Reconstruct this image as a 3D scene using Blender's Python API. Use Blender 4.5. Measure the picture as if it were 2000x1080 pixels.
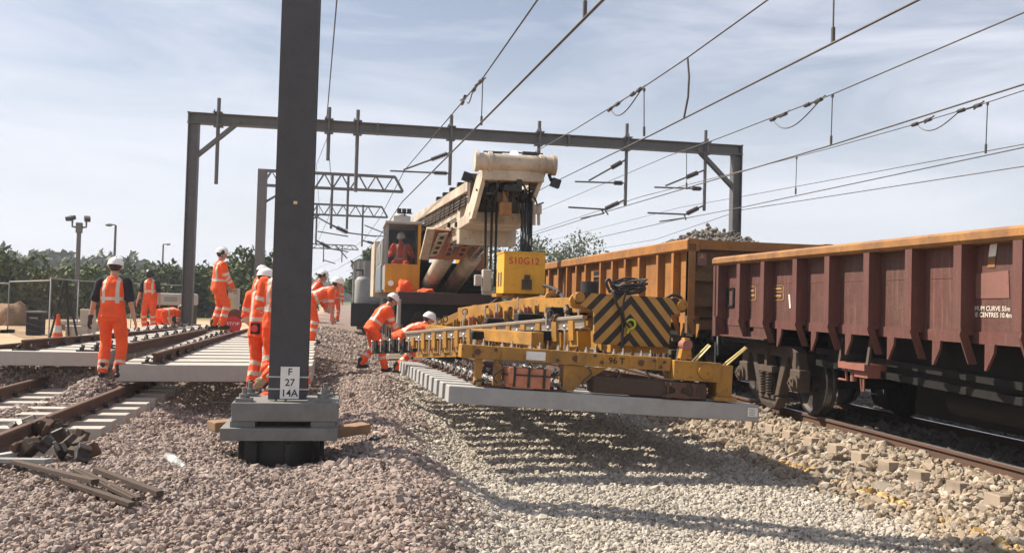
import bpy, bmesh, math, random
import numpy as np
from mathutils import Vector, Matrix
for o in list(bpy.data.objects): bpy.data.objects.remove(o)
S = bpy.context.scene; C = S.collection
R = math.radians
# ---------------------------------------------------------------- camera, sky, sun, exposure
FPX, CPX, CPY, ZC = 1800.0, 1000.0, 540.0, 1.53
YAW, PITCH, ROLL = R(10.0077), R(1.5566), 0.028
f_ = np.array([math.sin(YAW)*math.cos(PITCH), math.cos(YAW)*math.cos(PITCH), math.sin(PITCH)])
r0_ = np.array([math.cos(YAW), -math.sin(YAW), 0.0]); u0_ = np.cross(r0_, f_)
r_ = math.cos(ROLL)*r0_ + math.sin(ROLL)*u0_; u_ = -math.sin(ROLL)*r0_ + math.cos(ROLL)*u0_
CAMP = np.array([0, 0, ZC])
cam = bpy.data.cameras.new('camera'); cam_o = bpy.data.objects.new('camera', cam); C.objects.link(cam_o)
M4 = Matrix.Identity(4)
for i, ax in enumerate((r_, u_, -f_)):
    for k in range(3): M4[k][i] = ax[k]
M4.translation = Vector(CAMP); cam_o.matrix_world = M4
cam.sensor_fit = 'HORIZONTAL'; cam.sensor_width = 36.0; cam.lens = 36.0*FPX/2000.0
cam.clip_start = 0.1; cam.clip_end = 6000
S.camera = cam_o
S.render.resolution_x, S.render.resolution_y = 1024, 552
SUN_EL = R(48.0); SUN_DIR = Vector((-0.87*math.cos(SUN_EL), 0.49*math.cos(SUN_EL), math.sin(SUN_EL))).normalized()
world = bpy.data.worlds.new("World"); S.world = world; world.use_nodes = True
wt = world.node_tree; wt.nodes.clear()
def wn(t, **k):
    n = wt.nodes.new(t)
    for a, b in k.items(): setattr(n, a, b)
    return n
sky = wn('ShaderNodeTexSky', sky_type='NISHITA', sun_disc=False, sun_elevation=SUN_EL, sun_rotation=math.atan2(-0.87, 0.49),
         altitude=50, air_density=1.0, dust_density=1.6, ozone_density=1.6)
tc = wn('ShaderNodeTexCoord'); mp = wn('ShaderNodeMapping'); mp.inputs['Scale'].default_value = (1.3, 1.3, 6.5); mp.inputs['Rotation'].default_value = (0.12, 0.25, 0.6)
nz = wn('ShaderNodeTexNoise'); nz.inputs['Scale'].default_value = 2.1; nz.inputs['Detail'].default_value = 7; nz.inputs['Roughness'].default_value = 0.58; nz.inputs['Distortion'].default_value = 0.5
cr = wn('ShaderNodeValToRGB'); cr.color_ramp.elements[0].position = 0.37; cr.color_ramp.elements[1].position = 0.72
cr.color_ramp.elements[0].color = (0.20, 0.20, 0.20, 1); cr.color_ramp.elements[1].color = (0.85, 0.85, 0.85, 1)
mixc = wn('ShaderNodeMixRGB'); mixc.inputs['Color2'].default_value = (9.6, 9.7, 10.7, 1)
bg = wn('ShaderNodeBackground'); bg.inputs['Strength'].default_value = 0.057
out = wn('ShaderNodeOutputWorld')
L = wt.links.new
L(tc.outputs['Generated'], mp.inputs['Vector']); L(mp.outputs['Vector'], nz.inputs['Vector']); L(nz.outputs['Fac'], cr.inputs['Fac'])
L(cr.outputs['Color'], mixc.inputs['Fac']); L(sky.outputs['Color'], mixc.inputs['Color1'])
sxyz = wn('ShaderNodeSeparateXYZ'); L(tc.outputs['Generated'], sxyz.inputs[0]); hr_ = wn('ShaderNodeMapRange'); hr_.interpolation_type = 'SMOOTHSTEP'   # pale haze low in the sky
for k_, v_ in (('From Min', -0.05), ('From Max', 0.34), ('To Min', 0.9), ('To Max', 0.0)): hr_.inputs[k_].default_value = v_
hzm = wn('ShaderNodeMixRGB'); hzm.inputs['Color2'].default_value = (8.7, 9.0, 9.8, 1); L(sxyz.outputs['Z'], hr_.inputs['Value']); L(hr_.outputs['Result'], hzm.inputs['Fac']); L(mixc.outputs['Color'], hzm.inputs['Color1']); L(hzm.outputs['Color'], bg.inputs['Color']); L(bg.outputs['Background'], out.inputs['Surface'])
sl = bpy.data.lights.new('sun', 'SUN'); sl.energy = 5.0; sl.angle = R(0.5); sl.color = (1.0, 0.90, 0.76)
so = bpy.data.objects.new('sun', sl); C.objects.link(so); so.rotation_euler = SUN_DIR.to_track_quat('Z', 'Y').to_euler(); so.location = (-20, 10, 30)
S.view_settings.view_transform = 'Standard'; S.view_settings.look = 'None'; S.view_settings.exposure = 0.86; S.view_settings.gamma = 1.0
S.render.engine = 'CYCLES'; S.cycles.max_bounces = 6; S.cycles.transparent_max_bounces = 12
# ---------------------------------------------------------------- pixel helpers (photo pixel + distance -> point)
def ray(x, y): return f_*FPX + r_*(x-CPX) - u_*(y-CPY)
def aY(x, y, Y): d = ray(x, y); return Vector(CAMP + d*(Y/d[1]))
def aZ(x, y, z): d = ray(x, y); return Vector(CAMP + d*((z-ZC)/d[2]))
def aX(x, y, X): d = ray(x, y); return Vector(CAMP + d*(X/d[0]))
rng = np.random.default_rng(7); random.seed(7)
# ---------------------------------------------------------------- mesh builder
ORG = {}
TS = bpy.data.scenes.new('scratch')   # scratch scene for evaluating temporary shapes, removed at the end
def evaluated(o):
    C.objects.unlink(o); TS.collection.objects.link(o); vl = TS.view_layers[0]; vl.update(); dg = vl.depsgraph; me = bpy.data.meshes.new_from_object(o.evaluated_get(dg)); bpy.data.objects.remove(o); return me
class MB:
    def __init__(s): s.v = []; s.f = []; s.m = []; s.sm = []; s.mi = 0; s.smooth = False
    def add(s, vs, fs):
        b = len(s.v); s.v += [tuple(p) for p in vs]
        for f in fs: s.f.append([b+i for i in f]); s.m.append(s.mi); s.sm.append(s.smooth)
        return s
    def box(s, c, size, rot=None):
        c = Vector(c); h = [q/2 for q in size]
        vs = [Vector((x*h[0], y*h[1], z*h[2])) for x in (-1, 1) for y in (-1, 1) for z in (-1, 1)]
        if rot is not None: vs = [rot @ p for p in vs]
        return s.add([c+p for p in vs], [(0,1,3,2),(4,6,7,5),(0,4,5,1),(2,3,7,6),(0,2,6,4),(1,5,7,3)])
    def bb(s, a, b):
        a, b = Vector(a), Vector(b); return s.box((a+b)/2, [abs(q) for q in (b-a)])
    def bar(s, p, q, w, h, up=(0, 0, 1)):
        p, q = Vector(p), Vector(q); y = (q-p).normalized(); x = y.cross(Vector(up))
        if x.length < 1e-4: x = y.cross(Vector((1, 0, 0)))
        x.normalize(); z = x.cross(y)
        return s.box((p+q)/2, (w, (q-p).length, h), Matrix((x, y, z)).transposed())
    def tube(s, pts, r, n=8, cap=True, closed=False):
        pts = [Vector(p) for p in pts]; rs = r if isinstance(r, (list, tuple)) else [r]*len(pts)
        t0 = (pts[1]-pts[0]).normalized(); a = t0.orthogonal().normalized(); rings = []
        for i, p in enumerate(pts):
            if closed: t = pts[(i+1) % len(pts)]-pts[i-1]
            else: t = pts[min(i+1, len(pts)-1)]-pts[max(i-1, 0)]
            t = t.normalized() if t.length > 1e-9 else t0
            a = a - t*a.dot(t); a = a.normalized() if a.length > 1e-6 else t.orthogonal().normalized(); b = t.cross(a)
            rings.append([p + (a*math.cos(2*math.pi*k/n)+b*math.sin(2*math.pi*k/n))*rs[i] for k in range(n)])
        vs = [p for g in rings for p in g]; fs = []; N = len(rings)
        for i in range(N if closed else N-1):
            for k in range(n):
                j = (i+1) % N; fs.append((i*n+k, i*n+(k+1) % n, j*n+(k+1) % n, j*n+k))
        o = s.smooth; s.smooth = n > 5; s.add(vs, fs); s.smooth = o
        if cap and not closed:
            s.add(rings[0], [tuple(reversed(range(n)))]); s.add(rings[-1], [tuple(range(n))])
        return s
    def prism(s, poly, o, ux, uy, un, t):
        o, ux, uy, un = Vector(o), Vector(ux), Vector(uy), Vector(un); n = len(poly)
        a = [o+ux*p[0]+uy*p[1] for p in poly]; b = [p+un*t for p in a]
        fs = [tuple(reversed(range(n))), tuple(range(n, 2*n))] + [(i, (i+1) % n, n+(i+1) % n, n+i) for i in range(n)]
        return s.add(a+b, fs)
    def ell(s, c, axes, nu=12, nv=8):
        c = Vector(c); X, Y, Z = [Vector(q) for q in axes]; vs = [c-Z]; fs = []
        for i in range(1, nv):
            th = math.pi*i/nv
            for k in range(nu):
                ph = 2*math.pi*k/nu; vs.append(c + X*(math.sin(th)*math.cos(ph)) + Y*(math.sin(th)*math.sin(ph)) - Z*math.cos(th))
        vs.append(c+Z); T = len(vs)-1
        for k in range(nu): fs.append((0, 1+(k+1) % nu, 1+k)); fs.append((T, 1+(nv-2)*nu+k, 1+(nv-2)*nu+(k+1) % nu))
        for i in range(nv-2):
            for k in range(nu):
                a = 1+i*nu+k; b = 1+i*nu+(k+1) % nu; fs.append((a, b, b+nu, a+nu))
        o = s.smooth; s.smooth = True; s.add(vs, fs); s.smooth = o; return s
    def sph(s, c, r, nu=12, nv=8): return s.ell(c, ((r, 0, 0), (0, r, 0), (0, 0, r)), nu, nv)
    def loft(s, secs, n=14):   # secs: (centre, X axis vec, Y axis vec)
        rings = [[Vector(c)+Vector(X)*math.cos(2*math.pi*k/n)+Vector(Y)*math.sin(2*math.pi*k/n) for k in range(n)] for c, X, Y in secs]
        vs = [p for g in rings for p in g]; fs = [(i*n+k, i*n+(k+1) % n, (i+1)*n+(k+1) % n, (i+1)*n+k) for i in range(len(rings)-1) for k in range(n)]
        o = s.smooth; s.smooth = True; s.add(vs, fs); s.smooth = o
        s.add(rings[0], [tuple(reversed(range(n)))]); s.add(rings[-1], [tuple(range(n))]); return s
    def build(s, name, mat, parent=None, bevel=0, fix=True):
        org = ORG.get(parent, Vector((0, 0, 0))) if parent else Vector((0, 0, 0))
        me = bpy.data.meshes.new(name)
        me.from_pydata([(p[0]-org[0], p[1]-org[1], p[2]-org[2]) for p in s.v], [], s.f)
        mats = mat if isinstance(mat, (list, tuple)) else [mat]
        for m in mats: me.materials.append(m)
        me.polygons.foreach_set('material_index', s.m); me.polygons.foreach_set('use_smooth', s.sm)
        if fix:
            bm = bmesh.new(); bm.from_mesh(me); bmesh.ops.recalc_face_normals(bm, faces=bm.faces); bm.to_mesh(me); bm.free()
        me.update()
        o = bpy.data.objects.new(name, me); C.objects.link(o)
        if parent: o.parent = parent; ORG[o] = org
        else: ORG[o] = Vector((0, 0, 0))
        if bevel:
            b = o.modifiers.new('bevel', 'BEVEL'); b.width = bevel; b.segments = 2; b.limit_method = 'ANGLE'; b.angle_limit = R(40)
        return o
def thing(name, label, cat, loc, group=None, rz=0.0):
    o = bpy.data.objects.new(name, None); C.objects.link(o); o.location = loc; o.rotation_euler = (0, 0, rz); o.empty_display_size = 0.2
    o['label'] = label; o['category'] = cat
    if group: o['group'] = group
    ORG[o] = Vector(loc); return o
def tag(o, label, cat, group=None):
    o['label'] = label; o['category'] = cat
    if group: o['group'] = group
    return o
def kind(o, k): o['kind'] = k; return o
def kids(o): return [c for c in bpy.data.objects if c.parent == o]
def dup(o, parent=None, **kw):
    ch = kids(o); c = o.copy(); C.objects.link(c)
    if parent: c.parent = parent
    for k, v in kw.items():
        if k == 'loc': c.location = v
        elif k == 'rz': c.rotation_euler[2] = v
        elif k == 'scale': c.scale = v
        else: c[k] = v
    for k in ch: dup(k, c)
    return c
def text(s, size, o, ux, uy, mat, parent, name='lettering', align='CENTER', thick=0.0):
    cu = bpy.data.curves.new(name, 'FONT'); cu.body = s; cu.size = size; cu.align_x = align; cu.align_y = 'CENTER'; cu.extrude = thick; cu.resolution_u = 3; cu.offset = size*0.012
    t = bpy.data.objects.new(name, cu); C.objects.link(t)
    me = evaluated(t)
    ux, uy, o = Vector(ux), Vector(uy), Vector(o); n = ux.cross(uy); org = ORG.get(parent, Vector())
    for v in me.vertices: p = o + ux*v.co.x + uy*v.co.y + n*v.co.z - org; v.co = p
    me.materials.clear(); me.materials.append(mat); me.update()
    ob = bpy.data.objects.new(name, me); C.objects.link(ob); ob.parent = parent; ORG[ob] = org; return ob
# ---------------------------------------------------------------- materials
class NT:
    def __init__(s, name):
        s.mat = bpy.data.materials.new(name); s.mat.use_nodes = True; s.t = s.mat.node_tree; s.t.nodes.clear()
        s.out = s.n('ShaderNodeOutputMaterial'); s.b = s.n('ShaderNodeBsdfPrincipled'); s.l(s.b.outputs[0], s.out.inputs['Surface'])
        s.tc = s.n('ShaderNodeTexCoord')
    def n(s, t, **k):
        n = s.t.nodes.new(t)
        for a, b in k.items(): setattr(n, a, b)
        return n
    def l(s, a, b): s.t.links.new(a, b)
    def noise(s, scale, detail=4, rough=0.55, vec=None, sc=None, dist=0):
        n = s.n('ShaderNodeTexNoise'); n.inputs['Scale'].default_value = scale; n.inputs['Detail'].default_value = detail; n.inputs['Roughness'].default_value = rough; n.inputs['Distortion'].default_value = dist
        v = vec or s.tc.outputs['Object']
        if sc:
            m = s.n('ShaderNodeMapping'); m.inputs['Scale'].default_value = sc; s.l(v, m.inputs['Vector']); v = m.outputs['Vector']
        s.l(v, n.inputs['Vector']); return n.outputs['Fac']
    def ramp(s, fac, a, b, ca=0.0, cb=1.0):
        m = s.n('ShaderNodeMapRange'); m.inputs['From Min'].default_value = a; m.inputs['From Max'].default_value = b; m.inputs['To Min'].default_value = ca; m.inputs['To Max'].default_value = cb
        s.l(fac, m.inputs['Value']); return m.outputs['Result']
    def mix(s, fac, a, b, mode='MIX'):
        m = s.n('ShaderNodeMixRGB', blend_type=mode)
        for q, i in ((fac, 'Fac'), (a, 'Color1'), (b, 'Color2')):
            if isinstance(q, (int, float)): m.inputs[i].default_value = q
            elif isinstance(q, tuple): m.inputs[i].default_value = (*q[:3], 1)
            else: s.l(q, m.inputs[i])
        return m.outputs['Color']
    def math(s, op, a, b=0.0):
        m = s.n('ShaderNodeMath', operation=op)
        for q, i in ((a, 0), (b, 1)):
            if isinstance(q, (int, float)): m.inputs[i].default_value = q
            else: s.l(q, m.inputs[i])
        return m.outputs[0]
    def set(s, col=None, rough=None, metal=None, spec=None, bump=None, bstr=0.3, bdist=0.01):
        for q, i in ((col, 'Base Color'), (rough, 'Roughness'), (metal, 'Metallic'), (spec, 'Specular IOR Level')):
            if q is None: continue
            if isinstance(q, (int, float)): s.b.inputs[i].default_value = q
            elif isinstance(q, tuple): s.b.inputs[i].default_value = (*q[:3], 1)
            else: s.l(q, s.b.inputs[i])
        if bump is not None:
            b = s.n('ShaderNodeBump'); b.inputs['Strength'].default_value = bstr; b.inputs['Distance'].default_value = bdist; s.l(bump, b.inputs['Height']); s.l(b.outputs[0], s.b.inputs['Normal'])
        return s.mat
def paint(name, base, dirt=(0.09, 0.065, 0.045), rust=(0.13, 0.05, 0.022), d=0.35, ru=0.25, rough=0.55, metal=0.0, streak=0.3, scale=1.0, bstr=0.15):
    t = NT(name); n1 = t.noise(1.7*scale, 6, 0.6); n2 = t.noise(3.0*scale, 5, 0.6, sc=(1, 1, 0.12)); n3 = t.noise(7*scale, 8, 0.7); n4 = t.noise(42*scale, 3)
    c = t.mix(t.ramp(n1, 0.32, 0.68, 0, d), base, dirt)
    c = t.mix(t.ramp(n2, 0.5, 0.78, 0, streak), c, dirt)
    c = t.mix(t.ramp(n3, 0.565, 0.66, 0, ru), c, rust)
    c = t.mix(t.ramp(n4, 0.2, 0.8, 0, 0.25), c, tuple(min(1, q*1.35+0.01) for q in base))
    return t.set(c, t.ramp(n3, 0.3, 0.7, rough-0.12, rough+0.2), metal, bump=t.math('ADD', n3, t.math('MULTIPLY', n4, 0.4)), bstr=bstr, bdist=0.006)
def plain(name, c, rough=0.6, metal=0.0, var=0.3, scale=8, bstr=0.1, spec=0.5):
    t = NT(name); n = t.noise(scale, 5, 0.6); n2 = t.noise(scale*5, 3)
    col = t.mix(t.ramp(n, 0.3, 0.7), tuple(q*(1-var) for q in c), tuple(min(1, q*(1+var)) for q in c))
    return t.set(col, rough, metal, spec, bump=t.math('ADD', n, n2), bstr=bstr, bdist=0.004)
M = {}
M['steel'] = paint('galvanised_weathered_steel', (0.125, 0.125, 0.128), (0.07, 0.066, 0.062), (0.09, 0.06, 0.04), 0.4, 0.1, 0.6, 0.25, 0.35)
M['mast'] = paint('grey_mast_paint', (0.056, 0.056, 0.062), (0.036, 0.035, 0.036), (0.075, 0.05, 0.04), 0.6, 0.12, 0.55, 0.15, 0.3, 0.8)
M['baseplate'] = paint('galvanised_base_steel', (0.19, 0.19, 0.18), (0.10, 0.095, 0.085), (0.11, 0.07, 0.045), 0.5, 0.12, 0.6, 0.2, 0.3, 2)
M['pile'] = plain('black_pile_steel', (0.022, 0.021, 0.02), 0.55, 0.3, 0.4, 6)
M['zinc'] = plain('bright_zinc', (0.42, 0.42, 0.40), 0.45, 0.6, 0.2, 20)
M['wire'] = plain('weathered_wire', (0.10, 0.095, 0.09), 0.6, 0.5, 0.2)
M['insul'] = plain('brown_insulator', (0.045, 0.035, 0.032), 0.35, 0.0, 0.3)
M['white'] = plain('white_sign', (0.72, 0.72, 0.68), 0.5, 0, 0.08, 12)
M['black'] = plain('black_paint', (0.012, 0.012, 0.013), 0.5, 0, 0.3)
M['rubber'] = plain('black_rubber', (0.018, 0.018, 0.018), 0.55, 0, 0.3, 14)
M['oldiron'] = paint('dark_old_iron', (0.06, 0.037, 0.025), (0.05, 0.036, 0.028), (0.15, 0.07, 0.035), 0.6, 0.35, 0.85, 0, 0.3, 4, 0.4)
M['dark'] = plain('grimy_dark_steel', (0.008, 0.007, 0.006), 0.7, 0.2, 0.5, 5)
M['grime'] = paint('brown_bogie_grime', (0.085, 0.06, 0.044), (0.045, 0.035, 0.028), (0.15, 0.07, 0.035), 0.7, 0.4, 0.8, 0.0, 0.4, 2, 0.4)
M['wheel'] = plain('dark_wheel_steel', (0.045, 0.038, 0.034), 0.6, 0.4, 0.4, 6)
M['tread'] = plain('polished_tread', (0.30, 0.29, 0.28), 0.3, 0.9, 0.2)
M['rust'] = paint('rusty_rail', (0.105, 0.055, 0.036), (0.06, 0.038, 0.028), (0.17, 0.075, 0.04), 0.6, 0.5, 0.85, 0, 0.2, 2.5, 0.3)
M['railhead'] = plain('polished_rail_head', (0.42, 0.42, 0.43), 0.28, 0.95, 0.2, 5)
M['newrail'] = paint('new_pale_rail', (0.31, 0.27, 0.22), (0.18, 0.13, 0.09), (0.24, 0.12, 0.06), 0.5, 0.3, 0.5, 0.3, 0.6, 2)
def scratched(name, base, dirt, rust, light, s=1.0):
    t = NT(name); n1 = t.noise(1.1, 6, 0.66); n2 = t.noise(2.2, 7, 0.68, sc=(1, 1, 0.12)); n3 = t.noise(4, 9, 0.75); n4 = t.noise(45, 3)
    def scr(rot, w): 
        m = t.n('ShaderNodeMapping'); m.inputs['Rotation'].default_value = rot; m.inputs['Scale'].default_value = (9, 9, 0.5); t.l(t.tc.outputs['Object'], m.inputs['Vector']); return t.ramp(t.noise(2.2, 5, 0.7, vec=m.outputs['Vector'], dist=0.8), 0.55, 0.66, 0, w)
    c = t.mix(t.ramp(n1, 0.3, 0.7, 0, 0.7*s), base, dirt); c = t.mix(t.ramp(n2, 0.45, 0.72, 0, 0.75*s), c, dirt)
    for r_q, w in (((0.55, 0, 0), 0.55), ((-0.7, 0, 0), 0.5), ((1.1, 0, 0), 0.35)): c = t.mix(scr(r_q, w*s), c, light)
    c = t.mix(t.ramp(n3, 0.57, 0.68, 0, 0.65*s), c, rust); c = t.mix(t.ramp(n4, 0.3, 0.8, 0, 0.3), c, light)
    return t.set(c, t.ramp(n3, 0.3, 0.7, 0.45, 0.8), 0, bump=t.math('ADD', n3, t.math('MULTIPLY', n1, 2.0)), bstr=0.25, bdist=0.012)
M['red'] = scratched('faded_maroon_paint', (0.100, 0.030, 0.026), (0.05, 0.031, 0.022), (0.13, 0.055, 0.03), (0.185, 0.088, 0.066))
M['redrib'] = scratched('maroon_rib_paint', (0.108, 0.032, 0.028), (0.08, 0.042, 0.032), (0.14, 0.06, 0.036), (0.18, 0.085, 0.066), 0.7)
M['rim'] = paint('worn_yellow_rim', (0.34, 0.16, 0.042), (0.12, 0.06, 0.032), (0.12, 0.055, 0.03), 0.9, 0.9, 0.7, 0, 0.8, 1.3, 0.4)
M['yel'] = paint('orange_yellow_wagon_paint', (0.36, 0.145, 0.024), (0.12, 0.06, 0.025), (0.13, 0.055, 0.025), 0.75, 0.7, 0.7, 0, 0.8, 0.9, 0.3)
M['beam'] = paint('amber_beam_paint', (0.43, 0.205, 0.020), (0.13, 0.075, 0.025), (0.085, 0.04, 0.02), 0.75, 0.8, 0.55, 0, 0.7, 1.7, 0.35)
M['block'] = paint('bright_yellow_block_paint', (0.70, 0.36, 0.015), (0.30, 0.15, 0.03), (0.14, 0.06, 0.02), 0.3, 0.25, 0.45, 0, 0.4, 2.5)
M['cream'] = paint('cream_jib_paint', (0.55, 0.475, 0.37), (0.20, 0.15, 0.10), (0.16, 0.085, 0.045), 0.75, 0.6, 0.55, 0, 0.8, 1.2, 0.3)
M['oxide'] = paint('red_oxide_plate', (0.33, 0.13, 0.08), (0.22, 0.09, 0.05), (0.15, 0.06, 0.03), 0.5, 0.3, 0.6, 0, 0.3, 2)
M['orangebox'] = paint('orange_box_paint', (0.52, 0.19, 0.10), (0.18, 0.07, 0.035), (0.12, 0.05, 0.03), 0.5, 0.3, 0.55, 0, 0.3, 4)
M['pink'] = paint('salmon_primer', (0.29, 0.11, 0.08), (0.14, 0.07, 0.05), (0.16, 0.07, 0.04), 0.6, 0.4, 0.6, 0, 0.3, 4)
M['cab'] = paint('cab_yellow_paint', (0.62, 0.29, 0.015), (0.22, 0.11, 0.03), (0.12, 0.05, 0.02), 0.3, 0.15, 0.45, 0, 0.4, 2)
M['ltgrey'] = paint('light_grey_paint', (0.40, 0.39, 0.37), (0.22, 0.20, 0.17), (0.14, 0.08, 0.05), 0.4, 0.15, 0.55, 0, 0.5, 1.2)
M['grey'] = paint('mid_grey_paint', (0.24, 0.245, 0.235), (0.12, 0.11, 0.10), (0.12, 0.07, 0.045), 0.4, 0.2, 0.6, 0, 0.5, 1.2)
M['concrete'] = paint('bearer_concrete', (0.34, 0.335, 0.325), (0.21, 0.20, 0.185), (0.26, 0.22, 0.18), 0.5, 0.25, 0.9, 0, 0.25, 3, 0.25)
M['paleconc'] = paint('pale_bearer_concrete', (0.38, 0.355, 0.32), (0.30, 0.26, 0.22), (0.30, 0.22, 0.17), 0.45, 0.2, 0.9, 0, 0.25, 3, 0.25)
M['oldconc'] = paint('old_sleeper_concrete', (0.33, 0.265, 0.20), (0.22, 0.17, 0.13), (0.25, 0.17, 0.12), 0.5, 0.4, 0.95, 0, 0.3, 4, 0.4)
M['timber'] = paint('dirty_timber', (0.27, 0.165, 0.09), (0.12, 0.07, 0.045), (0.09, 0.055, 0.04), 0.6, 0.4, 0.9, 0, 0.4, 3, 0.5)
M['clip'] = plain('dark_clip_steel', (0.055, 0.045, 0.04), 0.5, 0.5, 0.5, 20)
M['helmet'] = plain('white_helmet', (0.78, 0.77, 0.74), 0.35, 0, 0.04, 10)
M['boot'] = plain('black_boot', (0.018, 0.016, 0.015), 0.6, 0, 0.4, 30)
M['glove'] = plain('dark_glove', (0.03, 0.03, 0.032), 0.8, 0, 0.3, 30)
M['pglove'] = plain('pale_glove', (0.35, 0.27, 0.16), 0.8, 0, 0.2, 30)
M['blackcloth'] = plain('black_cotton', (0.016, 0.017, 0.022), 0.95, 0, 0.25, 20)
M['hair'] = plain('dark_hair', (0.035, 0.022, 0.014), 0.8, 0, 0.4, 60, 0.5)
M['skin'] = plain('skin', (0.46, 0.24, 0.16), 0.55, 0, 0.12, 14)
M['skindk'] = plain('brown_skin', (0.16, 0.08, 0.05), 0.5, 0, 0.12, 14)
M['orange'] = plain('orange_nylon', (0.85, 0.12, 0.025), 0.7, 0, 0.2, 10, 0.3)
M['redsign'] = plain('red_sign_face', (0.55, 0.035, 0.03), 0.5, 0, 0.15, 8)
M['chrome'] = plain('bright_metal', (0.62, 0.61, 0.58), 0.25, 0.9, 0.1)
M['lamp'] = plain('lamp_lens', (0.85, 0.85, 0.82), 0.1, 0, 0.05)
M['rope'] = plain('black_wire_rope', (0.014, 0.014, 0.014), 0.55, 0.3, 0.3, 40)
M['bark'] = plain('bark', (0.085, 0.062, 0.045), 0.9, 0, 0.4, 6, 0.5)
M['lime'] = plain('lime_ring', (0.50, 0.58, 0.04), 0.5, 0, 0.1)
M['paleyel'] = plain('pale_yellow_handle', (0.72, 0.58, 0.24), 0.45, 0, 0.12)
def hivis(name, base=(0.92, 0.105, 0.018)):
    t = NT(name); a = t.n('ShaderNodeAttribute', attribute_name='band'); n = t.noise(9, 6, 0.6); n2 = t.noise(28, 4)
    c = t.mix(t.ramp(n, 0.3, 0.75, 0, 0.45), base, tuple(q*0.55 for q in base)); c = t.mix(t.ramp(t.noise(3.5, 6, 0.65), 0.52, 0.75, 0, 0.55), c, (0.28, 0.085, 0.03)); g = t.mix(t.ramp(n, 0.3, 0.7), (0.50, 0.44, 0.36), (0.62, 0.56, 0.47))
    fac = t.ramp(a.outputs['Fac'], 0.4, 0.6)
    return t.set(t.mix(fac, c, g), t.ramp(fac, 0, 1, 0.85, 0.45), 0, bump=t.math('ADD', t.math('MULTIPLY', n, 1.5), n2), bstr=0.5, bdist=0.015)
M['hivis'] = hivis('hi_vis_orange_cloth'); M['hivis_red'] = hivis('faded_red_orange_cloth', (0.78, 0.075, 0.02)); M['hivis_pale'] = hivis('pale_orange_cloth', (0.90, 0.16, 0.03))
def glass(name, c, alpha):
    t = NT(name); t.set(c, 0.06, 0, 0.6); t.b.inputs['Alpha'].default_value = alpha; return t.mat
M['glass'] = glass('tinted_cab_glass', (0.012, 0.016, 0.022), 0.22)
M['bottle'] = glass('clear_plastic', (0.75, 0.78, 0.78), 0.35)
def chevmat():
    t = NT('chevron_black_yellow'); a = t.n('ShaderNodeAttribute', attribute_name='pc'); sp = t.n('ShaderNodeSeparateXYZ'); t.l(a.outputs['Vector'], sp.inputs[0])
    v = t.math('ADD', t.math('MULTIPLY', t.math('ABSOLUTE', sp.outputs['X']), 1.12), sp.outputs['Y'])
    fr = t.math('FRACT', t.math('MULTIPLY', v, 4.6)); s_ = t.math('GREATER_THAN', fr, 0.52); n = t.noise(6, 6, 0.65); n2 = t.noise(25, 4)
    y = t.mix(t.ramp(n, 0.4, 0.75, 0, 0.5), (0.42, 0.235, 0.05), (0.19, 0.115, 0.045)); k = t.mix(t.ramp(n2, 0.55, 0.75, 0, 0.6), (0.012, 0.012, 0.012), (0.06, 0.045, 0.03))
    return t.set(t.mix(s_, y, k), 0.55, 0, bump=n, bstr=0.1)
M['chev'] = chevmat()
def leafmat(name, a, b):
    t = NT(name); g = t.n('ShaderNodeNewGeometry'); n = t.noise(0.9, 3)
    c = t.mix(g.outputs['Random Per Island'], a, b); c = t.mix(t.ramp(n, 0.35, 0.65, 0, 0.4), c, tuple(q*0.6 for q in a))
    t.set(c, 0.7, 0, 0.2)
    return t.mat
M['leaf'] = leafmat('leaf_green', (0.05, 0.075, 0.018), (0.12, 0.15, 0.04)); M['leafd'] = leafmat('leaf_dark', (0.046, 0.066, 0.02), (0.10, 0.13, 0.04)); M['leafo'] = leafmat('leaf_olive', (0.07, 0.075, 0.025), (0.14, 0.13, 0.045))
def stonemat(name, cols, spray=None):
    t = NT(name); g = t.n('ShaderNodeNewGeometry'); r = t.n('ShaderNodeValToRGB'); e = r.color_ramp.elements
    while len(e) < len(cols): e.new(0.5)
    for i, c in enumerate(cols): e[i].position = i/(len(cols)-1); e[i].color = (*c, 1)
    r.color_ramp.interpolation = 'LINEAR'; t.l(g.outputs['Random Per Island'], r.inputs['Fac']); n = t.noise(30, 5, 0.7); n2 = t.noise(0.6, 3)
    c = t.mix(t.ramp(n, 0.3, 0.75, 0, 0.5), r.outputs['Color'], tuple(q*0.55 for q in cols[0])); c = t.mix(t.ramp(n2, 0.3, 0.7, 0, 0.35), c, cols[len(cols)//2])
    if spray:
        a = t.n('ShaderNodeAttribute', attribute_name='spray'); c = t.mix(t.ramp(a.outputs['Fac'], 0.3, 0.7, 0, 0.45), c, spray)
    return t.set(c, 0.9, 0, 0.25, bump=n, bstr=0.35, bdist=0.006)
M['st_pink'] = stonemat('pink_granite_ballast', [(0.13, 0.098, 0.082), (0.29, 0.215, 0.18), (0.40, 0.315, 0.27), (0.23, 0.20, 0.18), (0.52, 0.44, 0.385)])
M['st_grey'] = stonemat('pale_limestone_ballast', [(0.21, 0.185, 0.155), (0.39, 0.35, 0.295), (0.50, 0.455, 0.39), (0.31, 0.29, 0.26), (0.62, 0.575, 0.50)], (0.62, 0.36, 0.035))
M['st_tan'] = stonemat('mixed_tan_ballast', [(0.15, 0.12, 0.09), (0.30, 0.23, 0.165), (0.41, 0.335, 0.25), (0.24, 0.21, 0.18), (0.50, 0.44, 0.36)], (0.62, 0.36, 0.035))
M['st_load'] = stonemat('grey_load_stone', [(0.09, 0.08, 0.07), (0.17, 0.15, 0.13), (0.24, 0.22, 0.19), (0.14, 0.13, 0.12), (0.32, 0.29, 0.25)])
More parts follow.
